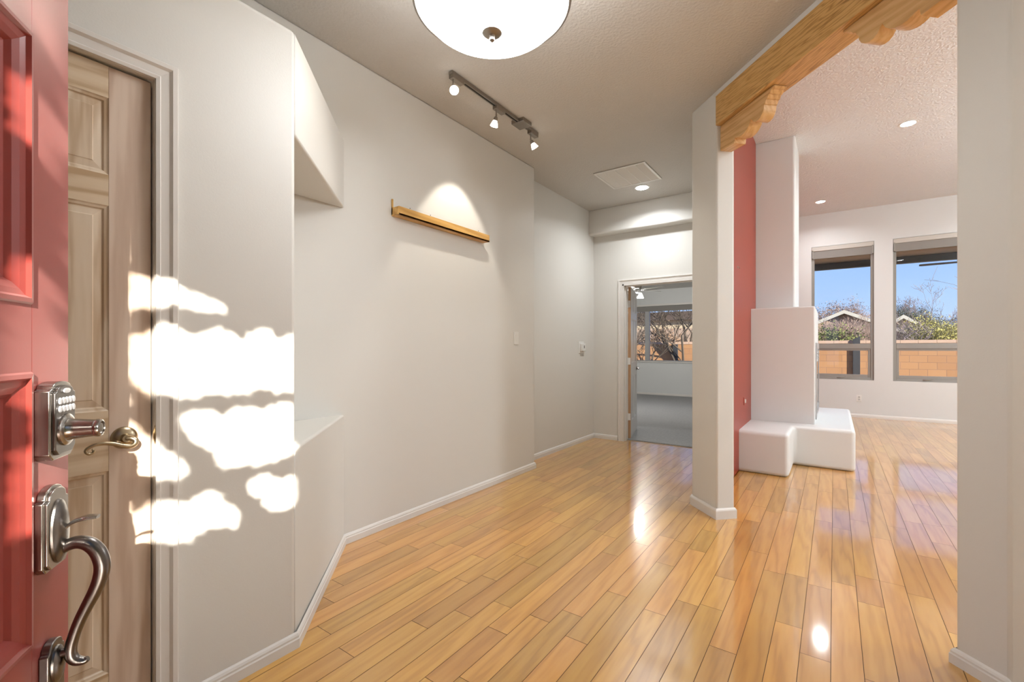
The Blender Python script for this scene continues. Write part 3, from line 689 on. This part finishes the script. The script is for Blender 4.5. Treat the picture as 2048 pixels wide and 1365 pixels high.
# ================================================================== WALL ITEMS (left)
sh = empty('picture_ledge', (-2.47, 0, 0), label='narrow oak picture ledge high on the left wall under the track light', cat='shelf')
b = MB(); b.box(0.0, 0.012, 2.070, 3.060, 2.125, 2.225); b.build('back_board', M['wall'], sh, bevel=0.001)
b = MB(); b.box(0.0, 0.013, 2.0625, 2.0705, 2.125, 2.232); b.box(0.0, 0.070, 2.0625, 2.0705, 2.118, 2.172); b.build('end_piece', M['ledge'], sh, bevel=0.001)
b = MB(); b.box(0.0, 0.070, 2.070, 3.060, 2.118, 2.130); b.box(0.058, 0.070, 2.070, 3.060, 2.118, 2.176); b.build('front_lip', M['ledge'], sh, bevel=0.001)
for y_ in (2.22, 2.42, 2.98):
    b = MB(); b.lathe([(0, 0.0145), (0.004, 0.014), (0.004, 0.012)], 12, fn=lambda x, y, a: (a, y_+x, 2.205+y)); b.build('screw', M['steel'], sh)
sw = empty('light_switch', (-2.47, 3.557, 1.307), label='white rocker light switch on the long left wall', cat='switch')
b = MB(); b.box(0, 0.006, -0.037, 0.037, -0.060, 0.060); b.build('cover_plate', M['white'], sw, bevel=0.002)
b = MB(); b.prism([(-0.033, 0.006), (0.033, 0.006), (0.033, 0.010), (0.0, 0.008), (-0.033, 0.0065)], -0.016, 0.016, lambda u, v, a: (v, a, u)); b.build('rocker', M['white'], sw)
th_ = empty('wall_sensor', (-2.66, 5.30, 1.225), label='small white wall sensor box on a plate in the hall recess', cat='thermostat')
b = MB(); b.box(0, 0.006, -0.075, 0.075, -0.078, 0.072); b.build('back_plate', M['white'], th_, bevel=0.002)
b = MB(); b.box(0.006, 0.034, -0.040, 0.068, -0.050, 0.045); b.build('housing', M['white'], th_, bevel=0.005)
b = MB(); b.box(0.034, 0.0355, 0.018, 0.034, -0.012, 0.022); b.build('display', M['black'], th_)
ol = empty('wall_outlet', (0.358, 10.02, 0.336), label='white duplex outlet below the left great room window', cat='outlet')
b = MB(); b.box(-0.036, 0.036, -0.005, 0, -0.058, 0.058); b.build('cover_plate', M['white'], ol, bevel=0.002)
for z_ in (-0.02, 0.02):
    b = MB(); b.lathe([(0, -0.008), (0.015, -0.008), (0.016, -0.005)], 16, fn=lambda x, y, a: (x, a, z_+y)); b.box(-0.007, -0.004, -0.0085, -0.0075, z_-0.004, z_+0.005); b.box(0.004, 0.007, -0.0085, -0.0075, z_-0.004, z_+0.005); b.build('socket', plain('socket_grey', (0.5, 0.49, 0.47), 0.4), ol)
hk = empty('wall_hook', (-0.765, 4.88, 2.00), label='tiny metal hook left on the red wall at window height', cat='hook')
b = MB(); b.lathe([(0, 0.0), (0.012, 0.0), (0.010, 0.004), (0, 0.006)], 14, fn=lambda x, y, a: (a, x, y)); b.build('base', M['steel'], hk)
b = MB(); b.tube([(0.004, 0, 0), (0.016, 0, -0.002), (0.020, 0, -0.010), (0.014, 0, -0.016)], 0.0025, 8); b.build('hook', M['steel'], hk)
jk = empty('wall_jack', (-0.765, 5.28, 0.66), label='small white wall jack low on the red wall beside the fireplace', cat='outlet')
b = MB(); b.box(0, 0.005, -0.030, 0.030, -0.040, 0.040); b.build('cover_plate', M['trimred'], jk, bevel=0.002)
b = MB(); b.box(0.005, 0.016, -0.012, 0.012, -0.018, 0.018); b.build('jack', M['white'], jk, bevel=0.002)

# ================================================================== FIREPLACE (plaster kiva style)
fp = empty('fireplace', (-0.765, 5.0, 0), label='white plaster fireplace and chimney with stepped hearth bench against the red wall', cat='fireplace')
def FX(x): return x + 0.765
def FY(y): return y - 5.0
def fpoly(p): return [(FX(x), FY(y)) for x, y in p]
b = MB(); b.prism(fpoly([(-0.80, 4.955), (-0.343, 4.955), (-0.343, 5.550), (0.172, 5.550), (0.172, 7.50), (-0.80, 7.50)]), 0.0, 0.407)
b.build('hearth_bench', M['wall_cool'], fp, bevel=0.035, seg=6)
b = MB(); b.prism(fpoly([(-0.80, 5.755), (-0.162, 5.755), (-0.162, 6.86), (-0.80, 6.86)]), 0.395, 1.658)
b.build('firebox', M['wall_cool'], fp, bevel=0.016, seg=4)
b = MB(); b.prism(fpoly([(-0.80, 6.14), (-0.362, 6.14), (-0.362, 6.80), (-0.80, 6.80)]), 1.64, ZG+0.01)
b.build('chimney', M['wall_cool'], fp, bevel=0.028, seg=6)
ins = empty('fireplace_insert', (FX(-0.162), FY(5.84), 0.0)); ins.parent = fp
b = MB()
for a0, a1, c0, c1 in ((0.05, 0.89, 1.20, 1.27), (0.05, 0.89, 0.45, 0.50), (0.0, 0.05, 0.45, 1.27), (0.89, 0.94, 0.45, 1.27)): b.box(0.0, 0.012, a0, a1, c0, c1)
b.build('surround', M['louver'], ins, bevel=0.002)
b = MB(); b.box(0.002, 0.006, 0.05, 0.89, 0.58, 1.06); b.build('fire_glass', M['fireglass'], ins)
for k in range(4):
    z_ = 1.085+k*0.030; b = MB(); b.prism([(z_, 0.004), (z_+0.012, 0.018), (z_+0.015, 0.018), (z_+0.005, 0.004)], 0.05, 0.89, lambda u, v, a: (v, a, u)); b.build('louver', M['louver'], ins)
for k in range(2):
    z_ = 0.515+k*0.030; b = MB(); b.prism([(z_, 0.004), (z_+0.012, 0.018), (z_+0.015, 0.018), (z_+0.005, 0.004)], 0.05, 0.89, lambda u, v, a: (v, a, u)); b.build('louver', M['louver'], ins)

# ================================================================== WINDOWS
def great_window(n, x0, x1):
    r = empty('window_%d' % n, (x0, 10.02, 0), kind='structure'); W_ = x1-x0
    fw_ = 0.045; y0, y1 = 0.03, 0.10
    b = MB()
    for a0, a1, c0, c1 in ((fw_, W_-fw_, WZ1-fw_, WZ1), (0, fw_, WZ0, WZ1), (W_-fw_, W_, WZ0, WZ1), (fw_, W_-fw_, WZ0, WZ0+0.045)): b.box(a0, a1, y0, y1, c0, c1)
    b.build('window_frame', M['winframe'], r, bevel=0.003)
    b = MB(); b.box(fw_, W_-fw_, y0-0.004, y1, 1.205, 1.292); b.build('mid_rail', M['winframe'], r, bevel=0.003)
    b = MB(); s_ = 0.036
    for a0, a1, c0, c1 in ((fw_+s_, W_-fw_-s_, 1.17, 1.205), (fw_+s_, W_-fw_-s_, WZ0+0.045, WZ0+0.095), (fw_, fw_+s_, WZ0+0.045, 1.205), (W_-fw_-s_, W_-fw_, WZ0+0.045, 1.205)): b.box(a0, a1, y0+0.012, y1-0.01, c0, c1)
    b.build('lower_sash', M['winframe'], r, bevel=0.003)
    b = MB(); b.box(fw_, W_-fw_, 0.060, 0.066, 1.292, WZ1-fw_); b.build('window_glass', M['glass'], r, smooth=False)
    b = MB(); b.box(fw_+s_, W_-fw_-s_, 0.060, 0.066, WZ0+0.095, 1.17); b.build('window_glass', M['glass'], r, smooth=False)
    b = MB(); b.tube([(W_/2-0.07, y0-0.004, WZ0+0.030), (W_/2-0.04, y0-0.020, WZ0+0.034), (W_/2+0.02, y0-0.022, WZ0+0.040), (W_/2+0.04, y0-0.006, WZ0+0.046)], [0.006, 0.007, 0.007, 0.009], 8); b.build('sash_handle', M['steel'], r)
great_window(1, *WIN[0]); great_window(2, *WIN[1])
def shade(x0, x1, label):
    r = empty('roller_shade', (x0, 10.02, 0), label=label, cat='blind', group='rolled up window shades'); W_ = x1-x0
    b = MB(); b.box(0.004, W_-0.004, -0.012, 0.05, 2.985, 3.060); b.build('cassette', M['cassette'], r, bevel=0.003)
    b = MB(); b.box(0.026, W_-0.026, 0.000, 0.020, 2.862, 2.990); b.build('fabric', M['shade'], r)
    b = MB(); b.box(0.026, W_-0.026, -0.002, 0.022, 2.846, 2.864); b.build('hem_bar', M['shade'], r)
    for xx in (0.008, W_-0.028):
        b = MB(); b.box(xx, xx+0.020, -0.012, 0.03, 2.855, 3.0); b.build('side_channel', M['winframe'], r)
shade(*WIN[0], 'rolled up grey shade at the top of the left great room window beside the fireplace')
shade(*WIN[1], 'rolled up grey shade at the top of the right great room window by the pillar')
for i, (a, c) in enumerate(RW):
    r = empty('window_%d' % (4+i), (4.80, a, 0), kind='structure'); W_ = c-a
    b = MB()
    for a0, a1, c0, c1 in ((0, W_, 2.69, 2.75), (0, W_, 0.25, 0.31), (0, 0.06, 0.25, 2.75), (W_-0.06, W_, 0.25, 2.75), (W_/2-0.03, W_/2+0.03, 0.25, 2.75)): b.box(0.04, 0.11, a0, a1, c0, c1)
    b.build('window_frame', M['winframe'], r)
    b = MB(); b.box(0.07, 0.076, 0.06, W_-0.06, 0.31, 2.69); b.build('window_glass', M['glass'], r)
# bedroom window
r = empty('window_3', (0, 11.70, 0), kind='structure')
b = MB(); f_ = 0.05; X0, X1 = BWX; Z0, Z1 = BWZ
for a0, a1, c0, c1 in ((X0+f_, X1-f_, Z1-f_, Z1), (X0+f_, X1-f_, Z0-0.0, Z0+0.025), (X0, X0+f_, Z0, Z1), (X1-f_, X1, Z0, Z1), (-4.035, -3.925, Z0+0.025, Z1-f_), (-2.52, -2.41, Z0+0.025, Z1-f_)): b.box(a0, a1, 0.02, 0.11, c0, c1)
b.build('window_frame', M['winframe_bed'], r, bevel=0.003)
b = MB(); b.box(X0+f_, X1-f_, 0.06, 0.066, Z0+0.025, Z1-f_); b.build('window_glass', M['glass'], r, smooth=False)
b = MB(); b.box(X0-0.06, X1+0.06, -0.03, 0.02, Z0-0.03, Z0); b.build('window_sill', M['trim'], r, bevel=0.004)
b = MB(); b.box(X0-0.07, X1+0.07, -0.022, 0.0, Z1, Z1+0.045); b.build('head_trim', M['trim'], r, bevel=0.003)
bs = empty('roller_shade', (X0, 11.70, 0), label='long grey shade rolled up above the bedroom window', cat='blind')
b = MB(); b.box(0.02, X1-X0-0.02, 0.0, 0.05, Z1-0.125, Z1-0.002); b.build('fabric', M['shade'], bs)
b = MB(); b.box(0.02, X1-X0-0.02, -0.004, 0.054, Z1-0.135, Z1-0.125); b.build('hem_bar', M['winframe'], bs)

# bedroom ceiling fan
def fan(name, loc, zc, drop, label, blades, blen, matB, matM, light=True, start=0.0, thick=0.008, bw=0.065):
    r = empty(name, loc, label=label, cat='ceiling fan')
    b = MB(); b.lathe([(0, zc), (0.07, zc), (0.065, zc-0.03), (0.02, zc-0.05), (0.014, zc-0.05), (0.014, drop+0.10), (0, drop+0.10)], 28); b.build('downrod', matM, r)
    b = MB(); b.lathe([(0, drop+0.11), (0.085, drop+0.105), (0.105, drop+0.09), (0.105, drop+0.03), (0.09, drop+0.02), (0, drop+0.02)], 36); b.build('motor_housing', matM, r)
    for k in range(blades):
        a = start + 2*pi*k/blades; c_, s_ = cos(a), sin(a)
        def bf(u, v, h, c_=c_, s_=s_): 
            zz = drop+0.005+h + v*0.18
            return (u*c_ - v*s_, u*s_ + v*c_, zz)
        b = MB(); b.prism([(0.15, -bw*0.7), (blen*0.55, -bw), (blen-0.03, -bw*1.05), (blen, -bw*0.8), (blen, bw*0.8), (blen-0.03, bw*1.05), (blen*0.55, bw), (0.15, bw*0.7)], 0, thick, bf); b.build('blade', matB, r, bevel=0.002)
        b = MB(); b.prism([(0.07, -0.02), (0.20, -0.012), (0.20, 0.012), (0.07, 0.02)], -0.006, 0.0, bf); b.build('blade_iron', matM if light is False else M['louver'], r)
    if light:
        b = MB(); b.lathe([(0, drop+0.02), (0.07, drop+0.015), (0.07, drop-0.05), (0.05, drop-0.06), (0, drop-0.06)], 28); b.build('light_fitter', M['louver'], r)
        for k in range(3):
            a = k*2*pi/3+0.5; cx_, cy_ = 0.085*cos(a), 0.085*sin(a)
            b = MB(); b.lathe([(0.02, drop-0.05), (0.035, drop-0.08), (0.062, drop-0.15), (0.058, drop-0.15), (0.03, drop-0.08), (0.015, drop-0.05)], 20, center=(cx_, cy_, 0)); b.build('glass_shade', M['fanglass'], r)
    return r
fan('ceiling_fan', (-3.10, 8.5, 0), ZB, 2.325, 'white bladed ceiling fan with glass shades seen through the bedroom doorway', 5, 0.56, M['doorwhite'], M['steel'], True, start=-0.25)
pl = bpy.data.lights.new('fan_lamp', 'POINT'); pl.energy = LAMP['fan']; pl.color = (1, 0.97, 0.93); pl.shadow_soft_size = 0.06
plo = bpy.data.objects.new('fan_lamp', pl); col.objects.link(plo); plo.location = (-3.10, 8.5, 2.14)

# ================================================================== OUTSIDE
b = MB(); b.box(-60, 60, -25, 90, -0.30, -0.16); struct(b.build('floor_yard', M['soil'], smooth=False))
# patio cover behind the great room
pc = empty('patio_cover', (-2.0, 10.17, 0), label='wood ceilinged patio cover with dark beam outside the great room windows', cat='patio cover')
b = MB(); b.box(1.2, 8.5, 0.0, 2.50, 3.13, 3.25); b.build('plank_ceiling', M['patioceil'], pc)
b = MB(); b.box(1.0, 8.6, 2.33, 2.47, 2.995, 3.13); b.build('beam', M['patiobeam'], pc, bevel=0.004)
b = MB(); b.box(7.9, 8.05, 2.33, 2.47, -0.16, 3.0); b.build('post', M['patiobeam'], pc)
b = MB(); b.box(1.0, 1.15, 2.33, 2.47, -0.16, 3.0); b.build('post', M['patiobeam'], pc)
b = MB(); b.box(1.72, 1.76, 1.2, 1.24, 3.07, 3.13); b.build('hook', M['dark'], pc)
fan('patio_fan', (2.08, 11.5, 0), 3.128, 2.78, 'dark bladed outdoor fan under the patio cover at the right window', 4, 0.76, M['dark'], M['dark'], False, start=pi-0.06, bw=0.05)
# added roof, unseen, blocks direct sun at the right windows of the great room
sp_ = empty('sun_block_roof', (4.95, 2.3, 0), label='added unseen roof blocking the sun along the right side of the great room', cat='roof')
b = MB(); b.box(0.0, 7.2, -2.5, 8.0, 2.85, 3.0); b.build('sun_block_slab', M['stucco'], sp_)
for y_ in (0.1, 3.9, 7.8):
    b = MB(); b.box(6.9, 7.05, y_, y_+0.15, -0.16, 2.86); b.build('post', M['patiobeam'], sp_)  # posts of the added sun-blocking roof, unseen

# garden block wall
gw = empty('garden_wall', (0, 17.6, 0), label='long low wall of orange concrete blocks across the back yard', cat='garden wall')
b = MB(); b.box(-22, 16, 0, 0.20, -0.16, 1.36); b.build('block_courses', M['block'], gw, smooth=False)
b = MB()
x = -22.0
while x < 16: b.box(x, x+0.394, -0.012, 0.212, 1.363, 1.455); x += 0.40
b.build('cap_blocks', textured('cap_block', (0.48, 0.33, 0.24), var=0.08, nscale=2, rough=0.95, bscale=60, bump=0.2), gw, smooth=False)
b = MB(); b.prism([(-0.09, 0), (0.09, 0), (0.09, 1.58), (-0.09, 1.48)], -0.05, 0.0, lambda u, v, a: (u, a, v-0.16 if v == 0 else v)); gp_ = b.build('post_and_shadow_strip', M['dark'], None, loc=(0.565, 17.585, 0), bevel=0.004)  # dark strip put where a shadow falls on the block wall
tag(gp_, 'dark slant topped strip in place of a shadow on the block wall outside the left window', 'post')
b = MB(); b.box(-0.09, 0.09, -0.05, 0.0, -0.16, 1.36); gp2 = b.build('post_and_shadow_strip', M['dark'], None, loc=(-4.88, 17.595, 0), bevel=0.004)
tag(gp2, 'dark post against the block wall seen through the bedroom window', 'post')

def house(name, cx_, y, peak, half, slope, depth, wallm, label, over=0.55, th=0.20):
    r = empty(name, (cx_, y, 0), label=label, cat='house')
    ez = peak-half*slope
    b = MB(); b.prism([(-half+over, -0.16), (half-over, -0.16), (half-over, ez-th+over*slope), (0, peak-th), (-half+over, ez-th+over*slope)], 0, depth, yx); b.build('gable_wall', wallm, r, smooth=False)
    b = MB(); b.prism([(-half, ez), (0, peak), (half, ez), (half, ez-th), (0, peak-th), (-half, ez-th)], -0.36, depth+0.3, yx); b.build('roof', M['shingle'], r, smooth=False)
    b = MB(); b.prism([(-half, ez+0.03), (0, peak+0.03), (half, ez+0.03), (half, ez-th), (0, peak-th), (-half, ez-th)], -0.41, -0.36, yx); b.build('fascia', M['fascia'], r, smooth=False)
    return r
def at(u, v, d):
    a = (u-1024)/910.2
    return (d*(a*cos(TH)-sin(TH)), d*(a*sin(TH)+cos(TH)), CAM_H-(v-697)*d/910.2)
p = at(1688, 622, 30); house('neighbor_house', p[0], p[1], p[2], 5.6, 0.46, 9, M['stucco'], 'tan gabled house behind the block wall outside the left great room window')
p = at(1806, 631, 36); house('neighbor_house', p[0], p[1], p[2], 2.4, 0.70, 4, M['stucco2'], 'small cream gabled house among trees outside the right great room window', th=0.26)
p = at(1345, 640, 30)
nb = empty('neighbor_house', (p[0], p[1], 0), label='low cream flat roofed house behind the tree outside the bedroom window', cat='house')
b = MB(); b.box(-7.5, 2.2, 0, 8, -0.16, 3.05); b.build('wall', M['stucco2'], nb, smooth=False)
b = MB(); b.box(-7.7, 2.4, -0.3, 8.2, 3.05, 3.60); b.build('roof', M['shingle'], nb, smooth=False)
b = MB(); b.box(-7.5, 2.2, -1.6, 0.0, -0.16, 2.45); b.build('porch', M['stucco'], nb, smooth=False)

# vegetation
def branchy(rnd, base, h, spread, depth, r0, lean=(0, 0), n0=1, up=0.75, lens=None, kids=3):
    segs = []
    def grow(p, d, L, r, lv):
        n = 3; pts = [p.copy()]; rs = [r]
        for i in range(n):
            d = (d + Vector((rnd.uniform(-1, 1), rnd.uniform(-1, 1), rnd.uniform(-0.4, 0.8)))*0.16).normalized()
            p = p + d*L/n; pts.append(p.copy()); rs.append(r*(1-0.32*(i+1)/n))
        segs.append((pts, rs, lv))
        if lv <= 0: return
        k = kids + (rnd.random() < 0.4)
        for j in range(k):
            i0 = rnd.choice((1, 2, 3, 3)); a = rnd.uniform(0, 2*pi)
            nd = (d*up + Vector((cos(a), sin(a), rnd.uniform(-0.1, 0.5)))*spread).normalized()
            grow(pts[i0].copy(), nd, L*rnd.uniform(0.58, 0.80), rs[i0]*rnd.uniform(0.5, 0.68), lv-1)
    for k in range(n0):
        a = 2*pi*k/max(n0, 1) + rnd.random()
        d = Vector((lean[0]+(0.35*cos(a) if n0 > 1 else 0), lean[1]+(0.35*sin(a) if n0 > 1 else 0), 1)).normalized()
        grow(Vector(base), d, h*0.42, r0, depth)
    return segs
def tree(name, loc, h, label, cat, seed, spread=0.6, depth=4, r0=0.10, bark='bark', n0=1, leaf=None, nleaf=0, lsize=0.12, lean=(0, 0), group=None, kids=3, minr=0.006, up=0.75, lz=None, wide=1.0):
    rnd = random.Random(seed)
    r = empty(name, loc, label=label, cat=cat, group=group)
    segs = branchy(rnd, (0, 0, 0), h, spread, depth, r0, lean, n0, kids=kids, up=up)
    zs = sorted(p.z for pts, rs, lv in segs for p in pts); kz = (h+0.16)/zs[int(len(zs)*0.985)]
    segs = [([Vector((p.x*kz*wide, p.y*kz*wide*0.7, p.z*kz-0.16)) for p in pts], [x*min(1, kz*1.2) for x in rs], lv) for pts, rs, lv in segs]
    b = MB()
    for pts, rs, lv in segs: b.tube(pts, [max(x, minr) for x in rs], 5 if lv > 1 else 3, cap=False)
    b.build('branches', M[bark], r)
    if leaf:
        tips = [p for pts, rs, lv in segs if lv <= 1 for p in pts[1:]]
        b = MB()
        for i in range(nleaf):
            c = rnd.choice(tips) + Vector((rnd.gauss(0, 1), rnd.gauss(0, 1), rnd.gauss(0, 1)))*lsize*1.6
            if lz and c.z < lz: continue
            a = Vector((rnd.gauss(0, 1), rnd.gauss(0, 1), rnd.gauss(0, 1))).normalized(); d = a.orthogonal().normalized(); e_ = a.cross(d)
            s = lsize*rnd.uniform(0.5, 1.1)
            b.face([c-d*s*0.5, c+e_*s*0.28, c+d*s*0.5, c-e_*s*0.28])
        b.build('foliage', M[leaf], r, smooth=False)
    return r
def AT(u, d):
    p = at(u, 697, d); return (p[0], p[1], 0)
# bedroom side tree in front of the wall
tree('bare_tree', AT(1374, 17.0), 4.4, 'bare multi trunk tree in front of the block wall outside the bedroom window', 'tree', 4, spread=0.8, depth=6, r0=0.055, n0=6, lean=(-0.22, 0), minr=0.007, kids=2)
tree('bare_tree', AT(1290, 15.2), 3.1, 'thin bare tree at the left pane of the bedroom window', 'tree', 12, spread=0.7, depth=6, r0=0.04, n0=3, lean=(-0.1, 0), minr=0.006, kids=2)
tree('leafy_shrub', AT(1330, 20.0), 1.9, 'olive brown shrub row behind the wall outside the bedroom window', 'shrub', 31, spread=1.2, depth=3, r0=0.04, n0=7, leaf='leaf_rust', nleaf=2600, lsize=0.13)
# great room side
tree('leafy_shrub', AT(1643, 19.6), 2.0, 'green leafy shrub above the block wall at the left window', 'shrub', 21, spread=0.9, depth=3, r0=0.03, n0=6, leaf='leaf_green', nleaf=3200, lsize=0.10)
for i, (u, d, h, s) in enumerate(((1664, 20.6, 2.3, 41), (1684, 22.6, 2.5, 42), (1710, 20.9, 2.45, 43), (1734, 23.0, 2.45, 44))):
    tree('bare_shrub', AT(u, d), h, 'pinkish bare twiggy shrub in front of the tan gable, number %s from the left' % ('one', 'two', 'three', 'four')[i], 'shrub', s, spread=0.95, depth=5, r0=0.020, n0=7, bark='twig', minr=0.0045, kids=3, wide=0.7, group='bare shrubs behind the block wall')
tree('autumn_tree', AT(1655, 46), 5.3, 'brown leaved tree rising behind the left slope of the tan gable', 'tree', 51, spread=0.9, depth=4, r0=0.16, n0=3, leaf='leaf_rust', nleaf=9000, lsize=0.14, bark='twiggrey')
tree('autumn_tree', AT(1714, 53), 6.2, 'brown leaved tree rising behind the right slope of the tan gable', 'tree', 52, spread=0.9, depth=4, r0=0.16, n0=3, leaf='leaf_rust', nleaf=9000, lsize=0.14, bark='twiggrey')
tree('bare_tree', AT(1845, 45), 7.3, 'tall round crowned bare tree on the skyline outside the right window', 'tree', 61, spread=0.75, depth=6, r0=0.12, n0=2, bark='twiggrey', minr=0.010, kids=2, wide=0.75)
tree('evergreen_tree', AT(1821, 54), 6.1, 'dark pointed evergreen beside the tall bare tree', 'tree', 62, spread=0.5, depth=4, r0=0.14, n0=3, leaf='leaf_dark', nleaf=10000, lsize=0.15)
tree('evergreen_tree', AT(1794, 68), 7.2, 'dark tree at the left edge of the right great room window', 'tree', 63, spread=0.7, depth=4, r0=0.12, n0=3, leaf='leaf_dark', nleaf=8000, lsize=0.15)
tree('yellow_tree', AT(1862, 24), 2.6, 'yellow green tree in the middle of the right great room window', 'tree', 71, spread=0.9, depth=4, r0=0.06, n0=6, leaf='leaf_yellow', nleaf=12000, lsize=0.09)
tree('yellow_tree', AT(1905, 25.5), 2.45, 'yellow green tree at the right edge of the right great room window', 'tree', 72, spread=0.9, depth=4, r0=0.06, n0=6, leaf='leaf_yellow', nleaf=9000, lsize=0.09)
tree('bare_shrub', AT(1806, 22), 2.6, 'bare branched shrub in front of the small cream gable', 'shrub', 73, spread=0.8, depth=5, r0=0.05, n0=4, bark='twiggrey', minr=0.007, kids=2)
tree('bare_shrub', AT(1830, 27), 2.75, 'brown twiggy shrub between the cream gable and the yellow tree', 'shrub', 74, spread=0.9, depth=5, r0=0.04, n0=6, bark='twig', minr=0.008, kids=2)
tree('autumn_tree', AT(1912, 62), 5.3, 'hazy brown tree at the far right of the right window', 'tree', 75, spread=1.0, depth=4, r0=0.1, n0=5, leaf='leaf_rust', nleaf=5000, lsize=0.14, bark='twiggrey')
tree('bare_tree', AT(2075, 22), 5.6, 'bare tree whose branch tips reach into the top right of the right window', 'tree', 77, spread=0.8, depth=4, r0=0.08, n0=2, bark='twiggrey', minr=0.008, kids=2, lean=(-0.05, 0), wide=0.8)
# far mountain ridge
b = MB(); rnd = random.Random(5); top = []
for i in range(61): top.append((-90+i*3.0, 4.6+2.2*sin(i*0.23)+1.0*sin(i*0.71)+rnd.uniform(-0.3, 0.3)))
b.prism([(-90, -1)] + top + [(90, -1)], 0, 12, yx); mo = b.build('mountain_ridge', M['mountain'], None, loc=(0, 130, 0), smooth=False)
tag(mo, 'low blue hazy mountain ridge on the horizon', 'mountain')

# ------------------------------------------------------------------ added leafy screen, unseen; its gaps are shaped to cut the sun into patches
POLY_WALL = [
 [(240,532),(256,540),(300,552),(330,560),(350,569),(400,590),(440,602),(454,615),(445,627),(415,626),(390,622),(350,612),(335,617),(305,617),(288,608),(262,612),(240,606)],
 [(240,672),(285,665),(305,652),(335,650),(352,655),(375,668),(395,672),(415,660),(440,657),(465,668),(485,680),(495,672),(520,659),(545,664),(560,680),(575,668),(600,664),(600,784),(550,785),(525,775),(500,787),(455,792),(420,788),(390,797),(350,799),(335,790),(300,789),(275,775),(262,755),(240,740)],
 [(360,835),(375,823),(420,820),(445,830),(470,815),(500,812),(525,822),(545,810),(565,805),(600,806),(600,900),(575,915),(550,922),(520,935),(500,930),(480,937),(450,935),(430,920),(428,905),(400,895),(385,880),(365,860)],
 [(240,838),(258,840),(275,848),(290,870),(300,875),(320,885),(335,908),(350,910),(370,925),(378,945),(365,962),(345,963),(320,962),(300,958),(275,960),(262,950),(240,950)],
 [(240,1040),(270,1020),(300,1003),(350,1002),(370,1010),(390,1000),(405,985),(420,978),(440,990),(450,1005),(465,1010),(482,1030),(478,1050),(465,1057),(430,1056),(405,1062),(380,1085),(340,1088),(310,1082),(285,1095),(240,1100)],
 [(492,975),(505,958),(535,951),(560,958),(600,950),(600,1005),(575,1020),(545,1025),(525,1010),(525,997),(500,990)]]
POLY_DOOR = [
 [(36,-20),(110,-20),(137,50),(150,75),(150,215),(137,190),(63,62)],
 [(-20,60),(0,85),(25,130),(64,150),(137,268),(150,290),(150,430),(137,405),(64,300),(26,262),(0,230),(-20,215)],
 [(-20,480),(20,496),(64,520),(137,592),(150,606),(150,1073),(64,1073),(-20,1073),(-20,895),(61,895),(61,804),(-20,804)]]
def inside(p, poly):
    x, y = p; c = False; n = len(poly)
    for i in range(n):
        x1, y1 = poly[i]; x2, y2 = poly[i-1]
        if (y1 > y) != (y2 > y) and x < (x2-x1)*(y-y1)/(y2-y1)+x1: c = not c
    return c
def pix(x, y, z):
    xr = x*cos(TH)+y*sin(TH); d = -x*sin(TH)+y*cos(TH)
    if d < 0.05: return None
    return (1024+910.2*xr/d, 697-910.2*(z-CAM_H)/d)
sh_ = Vector((SUNV.x, SUNV.y)); E2 = Vector((Ex, Ey)); T0 = 2.0
sperp = Vector((-sh_.y, sh_.x))          # lateral axis of the screen plane
Dd = Vector((0.837, -0.547)); dn = Vector((0.547, 0.837))
tc_ = E2 - sh_*T0                         # foot of the screen plane
def lit(a, z):
    """a lateral, z height on the screen plane -> does the sun ray through it land in a bright patch"""
    p = tc_ + sperp*a
    # door face: (p + t*sh - E).dn = 0
    den = sh_.dot(dn); t = (E2-p).dot(dn)/den
    q = p + sh_*t; u = (q-E2).dot(Dd)
    if t > 0 and -0.002 < u < 0.95:
        if u < 0.010: return False
        px = pix(q.x, q.y, z-t*SUNTAN)
        if px is None or px[0] < -20: return u > 0.3 and (z-t*SUNTAN) < 1.25 and int(z*9) % 2 == 0
        return any(inside(px, P_) for P_ in POLY_DOOR)
    t = (-1.78-p.x)/sh_.x; q = p + sh_*t
    px = pix(q.x, q.y, z-t*SUNTAN)
    return px is not None and any(inside(px, P_) for P_ in POLY_WALL)
tr = empty('added_sun_screen', (tc_.x, tc_.y, 0), atan2(sperp.y, sperp.x), label='added leafy screen behind the viewer with gaps shaped to let sun patches through', cat='sun screen')
rnd = random.Random(3)
b = MB(); stp = 0.018; fine = 0.0095
a = -1.0
LF = []
rad = 0.021
def near(aa, zz, r_): return [lit(aa+r_*cos(i*pi/4), zz+r_*sin(i*pi/4)) for i in range(8)]
na_, nz_ = int(2.25/stp), int(3.55/stp)
for ia in range(na_):
    for iz in range(nz_):
        aa = -1.0+ia*stp+rnd.uniform(-0.005, 0.005); zz = 0.35+iz*stp+rnd.uniform(-0.005, 0.005)
        if lit(aa, zz) or any(near(aa, zz, rad)):
            if not all(near(aa, zz, rad*1.6)):
                for da in (-fine/2, fine/2):
                    for dz in (-fine/2, fine/2):
                        if not lit(aa+da, zz+dz): LF.append((aa+da, zz+dz, 0.0085))
        else: LF.append((aa, zz, rad))
for aa, zz, rad in LF:
    y_ = rnd.uniform(-0.015, 0.015); rt = rnd.uniform(0, pi); tl = rnd.uniform(-0.006, 0.006)
    k = 7
    b.face([(aa+rad*1.08*cos(rt+2*pi*i/k), y_+tl*sin(2*pi*i/k), zz+rad*1.08*sin(rt+2*pi*i/k)) for i in range(k)])
fo = b.build('screen_leaves', M['leaf_green'], tr, smooth=False); fo['kind'] = 'stuff'
b = MB()
for x in (-1.03, 1.28): b.box(x-0.045, x+0.045, 0.03, 0.12, -0.02, 4.0)
b.box(-1.1, 1.35, 0.03, 0.12, 3.9, 4.0); b.build('screen_frame', M['patiobeam'], tr)
